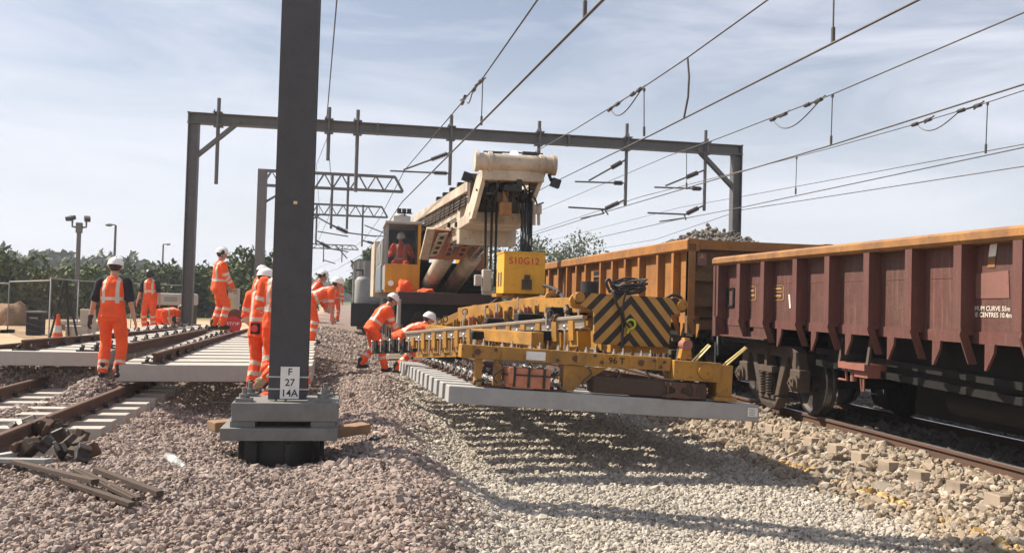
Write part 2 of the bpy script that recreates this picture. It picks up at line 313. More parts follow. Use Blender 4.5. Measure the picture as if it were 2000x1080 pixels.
M['st_dark'] = stonemat('shade_dark_oily_ballast', [(0.06, 0.05, 0.042), (0.11, 0.09, 0.075), (0.16, 0.13, 0.105), (0.09, 0.08, 0.07), (0.20, 0.17, 0.14)])  # oily stones, with the shade under the wagons painted into their colour
# ---------------------------------------------------------------- ground
def sst(a, b, x): t = np.clip((x-a)/(b-a), 0, 1); return t*t*(3-2*t)
def gau(x, y, cx, cy, sx, sy): return np.exp(-((x-cx)/sx)**2-((y-cy)/sy)**2)
def lump(x, y): return 0.5*np.sin(x*3.1+1.3*np.sin(y*1.9))*np.sin(y*2.7+np.sin(x*2.3)) + 0.3*np.sin(x*6.7+y*5.1)+0.2*np.sin(x*11.3-y*8.9)
def H(x, y):
    x = np.asarray(x, float); y = np.asarray(y, float)
    e = 0.13*np.sin(y*1.3)+0.07*np.sin(y*3.7+1)
    left = -0.12 + 0.035*lump(x, y) + 0.12*gau(x, y, -1.6, 8.0, 1.0, 2.2) + 0.10*gau(x, y, 0.35, 9.0, 0.45, 9) + 0.05*gau(x, y, 0.5, 20.0, 0.5, 6)
    tr = sst(-2.35, -2.85, x)*sst(-6.4, -5.7, x)*sst(20, 17, y)*sst(9.3, 10.2, y)
    left = left*(1-tr) + (-0.20+0.02*lump(x*1.5, y*1.5))*tr
    left = left + 0.40*gau(x, y, -3.68, 14.7, 0.42, 0.9)*sst(17, 15.4, y) + 0.42*sst(15.3, 16.6, y)*sst(25, 23, y)*sst(-3.2, -3.7, x) + 0.16*gau(x, y, -4.2, 12.6, 0.4, 1.5)
    pit = sst(-2.7, -2.2, x)*sst(0.0, -0.5, x)*sst(11.2, 12.6, y)*sst(21, 19, y)
    left = left - 0.22*pit - 0.14*gau(x, y, -0.6, 9.9, 0.9, 1.0)
    sand = sst(-5.9, -6.8, x)
    left = left*(1-sand) + (0.10+0.04*lump(x*0.3, y*0.3))*sand
    far = sst(19, 25, y)*sst(0.6, -1.0, x)
    left = left*(1-far) + (0.17+0.03*lump(x*0.5, y*0.5))*far
    form = -0.40 + 0.010*lump(x*1.3, y*1.3) - 0.03*gau(x, x*0, 1.7, 0, 0.3, 1)
    form = form + 0.20*sst(15, 24, y)
    right = -0.40 + np.clip((x-4.95)/1.15, 0, 1)*0.09 + 0.15*sst(6.05, 6.3, x) + 0.015*lump(x*2, y*2) - 0.05*sst(9.0, 9.8, x)
    tL = sst(0.55, 1.5, x+e); tR = sst(4.85, 5.15, x+0.4*e)
    h = left*(1-tL) + form*tL; h = h*(1-tR) + np.maximum(right, form)*tR
    fl = sst(35, 60, np.hypot(x, y)); return h*(1-fl) + 0.05*fl
def axis(lo, hi, d0, far):
    a = list(np.arange(lo, hi, d0)); d = d0; v = hi
    while v < far: a.append(v); d *= 1.13; v += d
    d = d0; v = lo-d0; b = []
    while v > -far: b.append(v); d *= 1.13; v -= d
    return np.array(b[::-1]+a)
xs = axis(-6.5, 9.5, 0.07, 3000); ys = axis(3.5, 26, 0.08, 3000)
X, Y = np.meshgrid(xs, ys); Z = H(X, Y)
nx, ny = len(xs), len(ys); idx = np.arange(nx*ny).reshape(ny, nx)
q = np.stack([idx[:-1, :-1], idx[:-1, 1:], idx[1:, 1:], idx[1:, :-1]], -1).reshape(-1, 4)
def npmesh(name, co, faces, mat, smooth=True, attr=None):
    me = bpy.data.meshes.new(name); k = faces.shape[1]
    me.vertices.add(len(co)); me.vertices.foreach_set('co', np.ascontiguousarray(co, np.float32).ravel())
    me.loops.add(faces.size); me.loops.foreach_set('vertex_index', faces.astype(np.int32).ravel())
    me.polygons.add(len(faces)); me.polygons.foreach_set('loop_start', np.arange(0, faces.size, k, dtype=np.int32))
    me.polygons.foreach_set('use_smooth', np.full(len(faces), smooth))
    if attr:
        for n, a in attr.items(): me.attributes.new(n, 'FLOAT', 'POINT').data.foreach_set('value', np.asarray(a, np.float32))
    me.materials.append(mat); me.update(calc_edges=True); me.validate()
    o = bpy.data.objects.new(name, me); C.objects.link(o); ORG[o] = Vector(); return o
def groundmat():
    t = NT('ground_sand_ballast_grass'); sp = t.n('ShaderNodeSeparateXYZ'); t.l(t.tc.outputs['Object'], sp.inputs[0]); x, y = sp.outputs['X'], sp.outputs['Y']
    n = t.noise(0.35, 6, 0.6); n2 = t.noise(22, 6, 0.7); n3 = t.noise(4, 5, 0.6)
    vo = t.n('ShaderNodeTexVoronoi'); vo.inputs['Scale'].default_value = 21; t.l(t.tc.outputs['Object'], vo.inputs['Vector'])
    v2 = t.n('ShaderNodeTexVoronoi', feature='DISTANCE_TO_EDGE'); v2.inputs['Scale'].default_value = 21; t.l(t.tc.outputs['Object'], v2.inputs['Vector'])
    sc = t.n('ShaderNodeSeparateXYZ'); t.l(vo.outputs['Color'], sc.inputs[0]); rv = sc.outputs['X']
    pink = t.mix(rv, (0.15, 0.105, 0.092), (0.40, 0.30, 0.265)); grey = t.mix(rv, (0.24, 0.20, 0.16), (0.52, 0.46, 0.38))
    wob = t.math('ADD', x, t.math('MULTIPLY', n3, 0.6))
    bal = t.mix(t.ramp(wob, 0.6, 1.7), pink, grey)
    bal = t.mix(t.ramp(v2.outputs['Distance'], 0.0, 0.10, 0.75, 0), bal, (0.03, 0.025, 0.02))
    sand = t.mix(t.ramp(n, 0.3, 0.7), (0.40, 0.27, 0.165), (0.52, 0.38, 0.25)); sand = t.mix(t.ramp(n2, 0.45, 0.75, 0, 0.5), sand, (0.24, 0.17, 0.11))
    grass = t.mix(n3, (0.06, 0.085, 0.025), (0.13, 0.14, 0.05))
    edge = t.math('ADD', x, t.math('MULTIPLY', t.math('SUBTRACT', n, 0.5), 3.0))
    bal = t.mix(t.math('MULTIPLY', t.ramp(x, 6.3, 6.7), t.ramp(x, 13.0, 11.5)), bal, t.mix(rv, (0.03, 0.025, 0.02), (0.10, 0.085, 0.07)))  # wagon shade painted in: oily ground darkened below and beyond the wagons
    c = t.mix(t.ramp(edge, -6.6, -6.1), sand, bal)
    yb = t.math('ADD', y, t.math('MULTIPLY', t.math('SUBTRACT', n, 0.5), 10.0))
    c = t.mix(t.math('MULTIPLY', t.ramp(yb, 19.5, 22.5), t.ramp(edge, -1.6, -3.0)), c, sand)
    c = t.mix(t.math('MULTIPLY', t.ramp(yb, 48, 56), t.ramp(edge, -3, -5)), c, grass)
    c = t.mix(t.ramp(yb, 150, 200), c, grass); c = t.mix(t.ramp(edge, 30, 40), c, grass)
    return t.set(c, 0.95, 0, 0.2, bump=t.math('ADD', v2.outputs['Distance'], t.math('MULTIPLY', n2, 0.5)), bstr=0.5, bdist=0.04)
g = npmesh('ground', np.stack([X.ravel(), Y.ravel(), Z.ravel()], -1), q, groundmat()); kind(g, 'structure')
# ---- ballast stones: loose stones, each its own faces
ph = (1+5**0.5)/2
ICO = np.array([(-1, ph, 0), (1, ph, 0), (-1, -ph, 0), (1, -ph, 0), (0, -1, ph), (0, 1, ph), (0, -1, -ph), (0, 1, -ph), (ph, 0, -1), (ph, 0, 1), (-ph, 0, -1), (-ph, 0, 1)])/math.sqrt(1+ph*ph)
ICF = np.array([(0,11,5),(0,5,1),(0,1,7),(0,7,10),(0,10,11),(1,5,9),(5,11,4),(11,10,2),(10,7,6),(7,1,8),(3,9,4),(3,4,2),(3,2,6),(3,6,8),(3,8,9),(4,9,5),(2,4,11),(6,2,10),(8,6,7),(9,8,1)])
def stones(name, pts, size, mat, spray=None):
    n = len(pts)
    if not n: return
    sc = size[:, None]*rng.uniform(0.55, 1.2, (n, 3)); loc = ICO[None]*rng.uniform(0.68, 1.18, (n, 12, 1))*sc[:, None, :]
    qn = rng.normal(size=(n, 4)); qn /= np.linalg.norm(qn, axis=1)[:, None]; w, x, y, z = qn.T
    Rm = np.stack([1-2*(y*y+z*z), 2*(x*y-z*w), 2*(x*z+y*w), 2*(x*y+z*w), 1-2*(x*x+z*z), 2*(y*z-x*w), 2*(x*z-y*w), 2*(y*z+x*w), 1-2*(x*x+y*y)], -1).reshape(n, 3, 3)
    co = np.einsum('nij,nkj->nki', Rm, loc)+pts[:, None, :]
    fs = (ICF[None]+12*np.arange(n)[:, None, None]).reshape(-1, 3)
    o = npmesh(name, co.reshape(-1, 3), fs, mat, False, {'spray': np.repeat(spray, 12)} if spray is not None else None); kind(o, 'stuff'); return o
def in_frame(x, y, z):
    d = np.stack([x, y, z-ZC], -1); dz = d@f_; px = CPX+FPX*(d@r_)/np.maximum(dz, 0.1); py = CPY-FPX*(d@u_)/np.maximum(dz, 0.1)
    return (px > -350) & (px < 2350) & (py < 1500) & (dz > 2)
def scatter(x0, x1, y0, y1, dens):
    n = int((x1-x0)*(y1-y0)*dens); x = rng.uniform(x0, x1, n); y = rng.uniform(y0, y1, n); z = H(x, y); k = in_frame(x, y, z); return x[k], y[k], z[k]
SPR0, SPR = 0.62, 0.31
def sleeper_r(x, y): m = np.abs(((y-0.7) % 0.6)-0.3) > 0.3-0.155; return (x > 6.06) & (x < 6.22) & m
def sleeper_l(x, y):
    m = np.abs(((y-0.8) % 0.62)-0.31) > 0.31-0.15; return (x > -5.45) & (x < -2.72) & m & (y < 15.5) & (y > 9.9)
P_ = []
for (y0, y1, d, s) in ((3.8, 8.5, 1650, 0.0245), (8.5, 13, 1150, 0.027), (13, 19, 700, 0.031), (19, 27, 330, 0.036), (27, 42, 110, 0.055)):
    x, y, z = scatter(-6.3 if y0 < 27 else -2.2, 10.5 if y0 < 27 else 1.3, y0, y1, d); big = rng.random(len(x)); s_ = s*np.exp(rng.normal(0, 0.33, len(x)))
    P_.append((x, y, z, s_))
x, y, z, s_ = [np.concatenate(a) for a in zip(*P_)]
e = 0.13*np.sin(y*1.3)+0.07*np.sin(y*3.7+1); wob = x+e+rng.normal(0, 0.16, len(x))
keep = ~sleeper_r(x, y) & ~(sleeper_l(x, y) & (z < -0.06)) & ~((np.abs(x-6.74) < 0.09) | (np.abs(x-8.2) < 0.09)) & ~((y > 22) & (x > 1.2) & (x < 4.4)) & ~((np.hypot(x+0.635, y-9.9) < 0.39))
keep &= ~((np.abs(x+3.27) < 0.09) & (y < 14) & (z < 0.0)) & ~((np.abs(x+4.8) < 0.09) & (y < 15.2))
keep &= ~((x > 5.86) & (x < 6.09) & sleeper_r(x*0+6.1, y))
spr = np.exp(-((x-5.33+0.03*np.sin(y*5))/0.07)**2)*(np.sin(y*3.1)+np.sin(y*7.7) > -0.6)*(y < 10.6)*(rng.random(len(x)) < 0.75)
zz = z+rng.uniform(-0.012, 0.022, len(x)) - 0.006*((x > 1.4) & (x < 4.9))
A = keep & (wob < 0.95); B = keep & (wob >= 0.95) & (x < 5.05+rng.normal(0, 0.12, len(x))); D = keep & ~A & ~B
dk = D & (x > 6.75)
s_ = np.where((wob > 0.2) & (wob < 1.6) & (rng.random(len(x)) < 0.4), s_*1.3, s_); s_ = np.where(D, s_*1.45, s_); zz = np.where(D, zz+rng.uniform(-0.02, 0.035, len(x)), zz); s_ = np.where(B, s_*0.80, s_); s_ = np.where(A, s_*0.83, s_)
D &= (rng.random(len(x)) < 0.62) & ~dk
for nm, k, m, sp_ in (('pink_ballast', A, 'st_pink', None), ('pale_ballast', B, 'st_grey', spr), ('shoulder_ballast', D, 'st_tan', spr), ('oily_shaded_ballast', dk, 'st_dark', None)):
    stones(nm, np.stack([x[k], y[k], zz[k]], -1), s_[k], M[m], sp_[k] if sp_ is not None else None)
print('stones', len(x))
# ---------------------------------------------------------------- tracks
RAIL = [(-0.075, 0), (0.075, 0), (0.075, 0.012), (0.012, 0.03), (0.012, 0.118), (0.036, 0.130), (0.036, 0.159), (0.028, 0.165), (-0.028, 0.165), (-0.036, 0.159), (-0.036, 0.130), (-0.012, 0.118), (-0.012, 0.03), (-0.075, 0.012)]
def rail(p, q, mat, parent, head=None, name='rail', sc=1.0):
    p, q = Vector(p), Vector(q); y = q-p; ln = y.length; y.normalize(); x = y.cross(Vector((0, 0, 1))).normalized(); z = x.cross(y)
    mb = MB(); mb.prism([(a*sc, b*sc) for a, b in RAIL], p, x, z, y, ln)
    o = mb.build(name, mat, parent)
    if head: h = MB(); h.prism([(-0.024, 0.1655*sc), (0.024, 0.1655*sc), (0.022, 0.168*sc), (-0.022, 0.168*sc)], p, x, z, y, ln); h.build('running_surface', head, o)
    return o
t = thing('railway_track', 'railway track under the ballast wagons on a stone shoulder with sleeper ends showing', 'railway track', (7.47, 8, -0.17))
for X_ in (6.74, 8.20): rail((X_, 0.5, -0.165), (X_, 70, -0.165), M['rust'], t, M['railhead'])
for i in range(58):
    yy = 0.7+0.6*i; mb = MB(); w = 0.13
    mb.prism([(-w, 0), (w, 0), (w*0.86, 0.2), (-w*0.86, 0.2)], (6.1+random.uniform(-0.02, 0.02), yy, -0.37), (0, 1, 0), (0, 0, 1), (1, 0, 0), 2.62); mb.build('sleeper', M['oldconc'], t, bevel=0.008)
t = thing('railway_track', 'old rusty railway track with pale concrete sleepers in the left foreground', 'railway track', (-4.05, 10, -0.05))
for X_, ye in ((-3.27, 16.5), (-4.80, 18.5)): rail((X_-0.03, 4.0, -0.045), (X_+0.04, ye, -0.045), M['rust'], t)
for i in range(20):
    yy = 4.52+0.62*i
    if yy < 9.6: continue
    mb = MB(); mb.prism([(-0.14, 0), (0.14, 0), (0.12, 0.2), (-0.12, 0.2)], (-5.42, yy, -0.25), (0, 1, 0), (0, 0, 1), (1, 0, 0), 2.64+random.uniform(0, 0.05)); mb.build('sleeper', M['paleconc'], t, bevel=0.008)
for X_ in (-3.27, -4.8):
    for i in range(20):
        yy = 4.52+0.62*i; mb = MB()
        if yy < 9.6: continue
        for sx in (-0.11, 0.11):
            mb = MB(); mb.box((X_+sx, yy, -0.02), (0.07, 0.13, 0.05)); mb.tube([(X_+sx, yy-0.06, 0.0), (X_+sx*0.75, yy, 0.03), (X_+sx, yy+0.06, 0.0)], 0.012, 5); mb.build('rail_clip', M['clip'], t)
t = thing('railway_track', 'rusty rails of the far line seen beneath the maroon wagon', 'railway track', (13.6, 18, -0.17))
for X_ in (12.7, 14.15): rail((X_, 6, -0.165), (X_, 60, -0.165), M['rust'], t, M['railhead'])
for i in range(40): mb = MB(); mb.box((13.4, 8.7+0.62*i, -0.27), (2.6, 0.25, 0.2)); mb.build('sleeper', M['oldconc'], t)
t = thing('railway_track', 'railway track that the rail crane stands on', 'railway track', (2.5, 30, -0.15))
for X_ in (1.75, 3.2): rail((X_, 21.5, -0.12), (X_-1.0, 75, -0.05), M['rust'], t, M['railhead'])
for i in range(30): mb = MB(); mb.box((2.45-0.011*i, 22+0.62*i, -0.2), (2.5, 0.25, 0.16)); mb.build('sleeper', M['oldconc'], t)
# ---------------------------------------------------------------- foreground mast
mx, my = -0.586, 9.9
t = thing('overhead_line_mast', 'tall grey steel mast on a black pile in the foreground, number plate at its foot', 'mast', (mx-0.03, my, -0.3))
mb = MB()
for s in (-1, 1):
    yy = my+s*0.18; mb.box((mx, yy, 3.90), (0.382, 0.03, 6.87))
    for k in (-1, 1): mb.box((mx+k*0.181, yy-s*0.03, 3.90), (0.02, 0.03, 6.86))
mb.build('column', M['mast'], t, bevel=0.004)
for z in (0.9, 2.4, 3.9, 5.4, 6.9): mb = MB(); mb.box((mx, my, z), (0.012, 0.32, 0.35)); mb.build('batten', M['mast'], t)
mb = MB(); mb.tube([(-0.635, my, -0.6), (-0.635, my, 0.07)], 0.392, 20); o = mb.build('pile', M['pile'], t)
for k in range(8):
    a = k*math.pi/4+0.2; mb = MB(); mb.box((-0.635+0.41*math.cos(a), my+0.41*math.sin(a), -0.05), (0.05, 0.05, 0.2), Matrix.Rotation(a, 3, 'Z')); mb.build('stiffener', M['pile'], o)
mb = MB(); mb.bb((-1.205, my-0.45, 0.083), (-0.065, my+0.45, 0.206)); mb.build('base_plate', M['baseplate'], t, bevel=0.006)
mb = MB(); mb.bb((-1.108, my-0.39, 0.266), (-0.065, my+0.37, 0.452)); mb.build('base_beam', M['baseplate'], t, bevel=0.01)
for sx in (-1.0, -0.215):
    mb = MB(); mb.bb((sx-0.12, my-0.37, 0.206), (sx+0.12, my+0.32, 0.266)); mb.build('packing_block', M['baseplate'], t)
    for sy in (-0.27, 0.27):
        mb = MB(); mb.box((sx, my+sy, 0.470), (0.16, 0.16, 0.037)); mb.tube([(sx, my+sy, 0.475), (sx, my+sy, 0.53)], 0.054, 6); mb.tube([(sx, my+sy, 0.53), (sx, my+sy, 0.595)], 0.024, 8); mb.build('anchor_bolt', M['baseplate'], t)
mb = MB(); fy = my-0.18-0.015
mb.bb((-0.658, fy-0.03, 0.477), (-0.468, fy-0.024, 0.803)); sg = mb.build('number_plate', M['white'], t)
for k, s in enumerate(('F', '27', '14A')): text(s, 0.1, (-0.563, fy-0.0325, 0.748-k*0.108), (1, 0, 0), (0, 0, 1), M['black'], sg)
for z in (0.697, 0.573):
    mb = MB()
    for y0 in (fy-0.012, my+0.22): mb.box((mx, y0, z), (0.43, 0.012, 0.015))
    for s in (-1, 1): mb.box((mx+s*0.21, my+0.005, z), (0.012, 0.42, 0.015))
    mb.build('plate_strap', M['zinc'], t)
mb = MB(); p = aY(577, 396, fy); mb.box((p[0], fy-0.003, p[2]), (0.037, 0.006, 0.03)); mb.build('sticker', M['paleyel'], t)
# ---------------------------------------------------------------- portal over the tracks
PY = 28.0
def T(px, y0, y1, r, mb, Y=PY): a, b = aY(px[0], y0, Y), aY(px[1], y1, Y); x = (a.x+b.x)/2; mb.tube([(x, Y, a.z), (x, Y, b.z)], r, 8); return x, a.z, b.z
t = thing('portal_gantry', 'wide grey steel portal spanning all tracks with solid beam and drop tubes', 'gantry', (3.8, PY, 0.0))
for X_ in (-4.6, 12.2):
    mb = MB()
    for s in (-1, 1): mb.box((X_+s*0.14, PY, 3.55), (0.025, 0.3, 5.85))
    mb.box((X_, PY, 3.55), (0.26, 0.018, 5.84)); mb.build('leg', M['steel'], t, bevel=0.005)
    mb = MB(); mb.box((X_, PY, 0.58), (0.7, 0.7, 0.06)); mb.box((X_, PY, 0.48), (0.75, 0.6, 0.14)); mb.tube([(X_, PY, -0.3), (X_, PY, 0.41)], 0.33, 16); mb.build('pile', M['baseplate'], t)
mb = MB()
for z in (6.755, 6.465): mb.bb((-4.78, PY-0.15, z-0.014), (12.37, PY+0.15, z+0.014))
mb.bb((-4.77, PY-0.012, 6.48), (12.36, PY+0.012, 6.74))
for x in (-4.74, 0.7, 6.6, 12.33): mb.bb((x-0.02, PY-0.155, 6.44), (x+0.02, PY+0.155, 6.78))
mb.build('beam', M['steel'], t)
for a, b in (((383, 306), (468, 238)), ((1362, 292), (1430, 365))):
    mb = MB(); p, q_ = aY(*a, PY), aY(*b, PY)
    for s in (-0.08, 0.08): mb.bar((p.x, PY+s, p.z), (q_.x, PY+s, q_.z), 0.05, 0.11)
    mb.build('knee_brace', M['steel'], t)
for px, y0, y1 in (((425, 425), 192, 360), ((642, 642), 210, 314), ((697, 697), 215, 375), ((880, 880), 225, 362), ((1053, 1053), 237, 308), ((1223, 1223), 242, 402), ((1377, 1377), 255, 412)):
    mb = MB(); x, a, b = T(px, y0, y1, 0.055, mb); mb.build('drop_tube', M['steel'], t)
    mb = MB()
    for z in (6.42, 6.80): mb.box((x, PY, z), (0.26, 0.42, 0.03)); mb.tube([(x-0.09, PY-0.17, z-0.07), (x-0.09, PY-0.17, z+0.07)], 0.02, 6)
    mb.tube([(x, PY-0.18, 6.36), (x, PY-0.18, 6.9)], 0.03, 6); mb.build('clamp', M['steel'], t)
def armset(par, Y, segs, mat='steel'):
    for k, (a, b, r, ins) in enumerate(segs):
        p, q_ = aY(*a, Y), aY(*b, Y); mb = MB(); mb.tube([p, q_], r, 7); o = mb.build('registration_arm', M[mat], par)
        if ins:
            d = (q_-p); i0, i1 = p+d*ins[0], p+d*ins[1]; mb = MB(); n = 7
            mb.tube([i0, i1], r*1.6, 7)
            for j in range(n): c = i0+(i1-i0)*((j+0.5)/n); mb.tube([c-d.normalized()*0.012, c+d.normalized()*0.012], r*2.6, 10)
            mb.build('insulator', M['insul'], o)
armset(t, PY, [((1123, 355), (1218, 358), 0.028, (0.8, 0.97)), ((1150, 353), (1221, 313), 0.03, (0.62, 0.9)), ((1110, 405), (1180, 409), 0.03, None), ((1176, 411), (1219, 391), 0.03, (0.15, 0.75)), ((1134, 427), (1180, 417), 0.022, None), ((1180, 417), (1174, 410), 0.022, None), ((1188, 420), (1180, 408), 0.022, None)])
armset(t, PY, [((1278, 366), (1371, 369), 0.028, (0.8, 0.97)), ((1300, 363), (1374, 333), 0.03, (0.55, 0.85)), ((1265, 416), (1340, 419), 0.03, None), ((1336, 420), (1373, 402), 0.03, (0.15, 0.75)), ((1288, 433), (1336, 426), 0.022, None), ((1340, 430), (1336, 418), 0.022, None)])
armset(t, PY, [((762, 334), (876, 339), 0.028, (0.75, 0.97)), ((788, 332), (878, 299), 0.03, (0.6, 0.95))])
def lattice(label, Y, xl, px_end, ytop, ybot, tubes, arms, leg=True):
    e0 = aY(*px_end, Y); zt = aY(px_end[0], ytop, Y).z; zb = e0.z; xr = e0.x; t = thing('lattice_cantilever', label, 'gantry', (xl, Y, 0), 'lattice cantilever gantries down the line')
    mb = MB(); mb.box((xl, Y, zt/2+0.1), (0.42, 0.42, zt-0.1)); mb.build('leg', M['steel'], t)
    for s in (-0.2, 0.2):
        mb = MB(); mb.bar((xl, Y+s, zt), (xr-0.4, Y+s, zt), 0.09, 0.09); mb.bar((xl, Y+s, zb), (xr, Y+s, zb), 0.09, 0.09); mb.bar((xr-0.4, Y+s, zt), (xr, Y+s, zb), 0.08, 0.08)
        n = int((xr-xl)/0.42); st = (xr-0.5-xl)/n
        for i in range(n): a, b = (zt, zb) if i % 2 else (zb, zt); mb.bar((xl+i*st, Y+s, a), (xl+(i+1)*st, Y+s, b), 0.045, 0.045)
        mb.build('truss', M['steel'], t)
    mb = MB(); mb.bar((xl, Y, zb-0.9), (xl+1.3, Y, zb-0.05), 0.1, 0.1); mb.build('knee_brace', M['steel'], t)
    for x, a, b in tubes: mb = MB(); T((x, x), a, b, 0.06, mb, Y); mb.build('drop_tube', M['steel'], t)
    armset(t, Y, arms); return t
lattice('nearer lattice cantilever gantry reaching right from behind the mast', 45, -4.2, (787, 375), 347, 375, [(648, 342, 447), (679, 342, 448)], [((648, 440), (680, 455), 0.05, (0.3, 0.95)), ((680, 455), (735, 462), 0.035, None), ((612, 420), (648, 440), 0.035, None), ((620, 452), (680, 462), 0.03, None)])
lattice('lattice cantilever gantry further off, just below the nearer lattice arm', 62, -3.4, (757, 425), 405, 425, [(618, 398, 478), (708, 400, 482)], [((618, 470), (645, 485), 0.06, (0.3, 0.95)), ((645, 486), (680, 492), 0.04, None), ((708, 470), (740, 478), 0.05, (0.3, 0.95)), ((712, 440), (757, 458), 0.04, None), ((712, 460), (757, 462), 0.04, None), ((655, 478), (678, 505), 0.04, None)])
lattice('smallest lattice cantilever gantry in the distance above the bent worker', 98, -5.4, (700, 488), 480, 488, [(632, 478, 512), (668, 478, 512)], [((632, 508), (655, 515), 0.06, None)])
# ---------------------------------------------------------------- wires
def curve_x(y): return -0.00055*max(0.0, y-28)**2
def line(label, pts, r, mats='wire', name='overhead_wire', n=26, sag=0.0, far=None, drops=(), low=None, group='overhead wires'):
    o = thing(name, label, 'wire', Vector(pts[len(pts)//2]), group)
    P = []; pts = [Vector(p) for p in pts]; d0 = pts[0]-pts[1]
    if pts[0].y > 0 and pts[0].y < 27: pts = [pts[0]+d0*((-6-pts[0].y)/d0.y)]+pts   # carry the wire on past the camera
    if far:
        a = pts[-1]; d = (pts[-1]-pts[0]); d = d/d.y
        for y in far: P.append(Vector((a.x+curve_x(y), y, a.z)))
    path = pts+P; out_ = []
    for i in range(len(path)-1):
        a, b = path[i], path[i+1]; m = max(2, int((b-a).length/3))
        for k in range(m): u = k/m; p = a.lerp(b, u); p.z -= sag*4*u*(1-u)*min(1, (b-a).length/45); out_.append(p)
    out_.append(path[-1]); mb = MB(); mb.tube(out_, r*0.75, 5, cap=False); mb.build('conductor', M[mats], o)
    for a, b in drops:
        mb = MB(); mb.tube([a, b], 0.010, 5); d = (Vector(b)-Vector(a)); mb.tube([Vector(b)-d.normalized()*0.16, Vector(b)], 0.022, 6); mb.tube([a, Vector(a)+d.normalized()*0.05], 0.025, 6); mb.build('dropper', M['wire'], o)
    return o
def xr_pt(px, x): return aX(px[0], px[1], x)
FAR = (45, 62, 98, 140)
def drop(pxa, pxb, x): return (xr_pt(pxa, x), xr_pt(pxb, x))
def insul_on(o, pts, x, r=0.025):
    for a, b in pts:
        p, q_ = xr_pt(a, x), xr_pt(b, x); d = (q_-p).normalized(); mb = MB(); mb.tube([p, q_], r*0.7, 6); mb.tube([p-d*0.05, p+d*0.12], r*1.5, 6); mb.tube([q_-d*0.12, q_+d*0.05], r*1.5, 6)
        mb.tube([p+Vector((0.1, 0, 0.08)), p-Vector((0.1, 0, 0.08))], r*0.6, 5); mb.build('splice_fitting', M['insul'], o)
def jumper(o, a, b, x, dip):
    p, q_ = xr_pt(a, x), xr_pt(b, x); pts = []
    for k in range(13): u = k/12; w = p.lerp(q_, u); w.z -= dip*4*u*(1-u)*(0.6+0.8*u); pts.append(w)
    mb = MB(); mb.tube(pts, 0.012, 5); mb.build('jumper_cable', M['wire'], o)
XB = 2.2
b = line('messenger wire over the new track bed, leaving the top edge left of centre', [xr_pt((1050, 0), XB)*1.0, xr_pt((945, 150), XB), aY(790, 333, PY)], 0.017, drops=[drop((943, 153), (940, 245), XB)], far=FAR)
insul_on(b, [((938, 160), (925, 177)), ((908, 190), (903, 202))], XB); jumper(b, (925, 172), (912, 200), XB, 0.10)
p0 = xr_pt((1178, 0), XB); p1 = xr_pt((1142, 34), XB)
line('thick contact wire crossing the portal above the crane jib', [p0+(p0-p1)*2, p0, xr_pt((880, 300), 1.95), aY(785, 395, PY)], 0.022, drops=[(p1+Vector((0, 0, 0.8)), p1)], far=FAR)
XD = 4.85
b = line('messenger wire with a long hanging jumper, right of the crane jib', [xr_pt((1500, 0), XD), xr_pt((1340, 115), XD), xr_pt((1255, 172), XD), xr_pt((1125, 252), 4.8), aY(1040, 300, PY)], 0.016, drops=[drop((1258, 173), (1258, 266), XD)], far=FAR)
insul_on(b, [((1250, 175), (1235, 185)), ((1207, 203), (1190, 215))], XD); jumper(b, (1252, 176), (1192, 214), XD, 0.22)
pj = [xr_pt((1343, 113), XD), xr_pt((1346, 150), XD), xr_pt((1344, 190), XD), xr_pt((1336, 231), XD)]
mb = MB(); mb.tube(pj, 0.017, 5); mb.build('jumper_cable', M['wire'], b)
p0 = xr_pt((1795, 0), 4.9); p1 = xr_pt((1627, 84), 4.9)
line('contact wire reaching the top edge far right of the crane', [p0+(p0-p1)*2, p0, xr_pt((1270, 265), 4.85), aY(1095, 350, PY)], 0.019, drops=[(p1+Vector((0, 0, 1.2)), p1)], far=FAR)
XF = 8.0
b = line('messenger wire over the wagons meeting the right edge near the top', [xr_pt((2000, 25), XF)*1.0, xr_pt((1625, 185), XF), xr_pt((1400, 272), XF), aY(1310, 303, PY)], 0.016, drops=[drop((1626, 185), (1623, 284), XF), drop((1341, 292), (1341, 370), XF)], far=FAR)
insul_on(b, [((1602, 195), (1575, 206)), ((1533, 223), (1508, 234))], XF); jumper(b, (1602, 196), (1508, 233), XF, 0.28)
p0 = xr_pt((2000, 165), XF)
line('contact wire over the wagons meeting the right edge at a sixth of its height', [p0+(p0-xr_pt((1900, 197), XF))*3, p0, xr_pt((1620, 285), XF), aY(1190, 412, PY)], 0.018, far=FAR)
XH = 10.8
b = line('messenger wire of the far line running just under the wagon contact wire', [xr_pt((2000, 177), XH), xr_pt((1930, 200), XH), xr_pt((1780, 245), XH), xr_pt((1620, 290), XH), aY(1250, 385, PY)], 0.014, drops=[drop((1929, 200), (1925, 300), XH), drop((1556, 307), (1554, 380), XH)], far=FAR)
insul_on(b, [((1912, 206), (1875, 217)), ((1815, 234), (1785, 244))], XH); jumper(b, (1875, 217), (1790, 243), XH, 0.2)
p0 = xr_pt((2000, 288), XH)
line('contact wire of the far line, lowest pair at the right edge', [p0+(p0-xr_pt((1900, 307), XH))*3, p0, xr_pt((1450, 405), XH), aY(1310, 432, PY)], 0.016, far=FAR)
line('thin wire close above the far contact wire by the portal leg', [xr_pt((2000, 282), XH+0.3), xr_pt((1450, 384), XH+1.8), aY(1330, 405, PY+6)], 0.012, far=FAR)
line('lowest wire at the right edge, beyond the portal leg', [xr_pt((2000, 325), 13.0), xr_pt((1450, 410), 13.0), aY(1280, 468, 45)], 0.016, far=(62, 98, 140))
line('two part wire rising steeply beside the foreground mast', [xr_pt((658, 0), -0.42), aY(638, 235, PY)], 0.02, far=FAR)
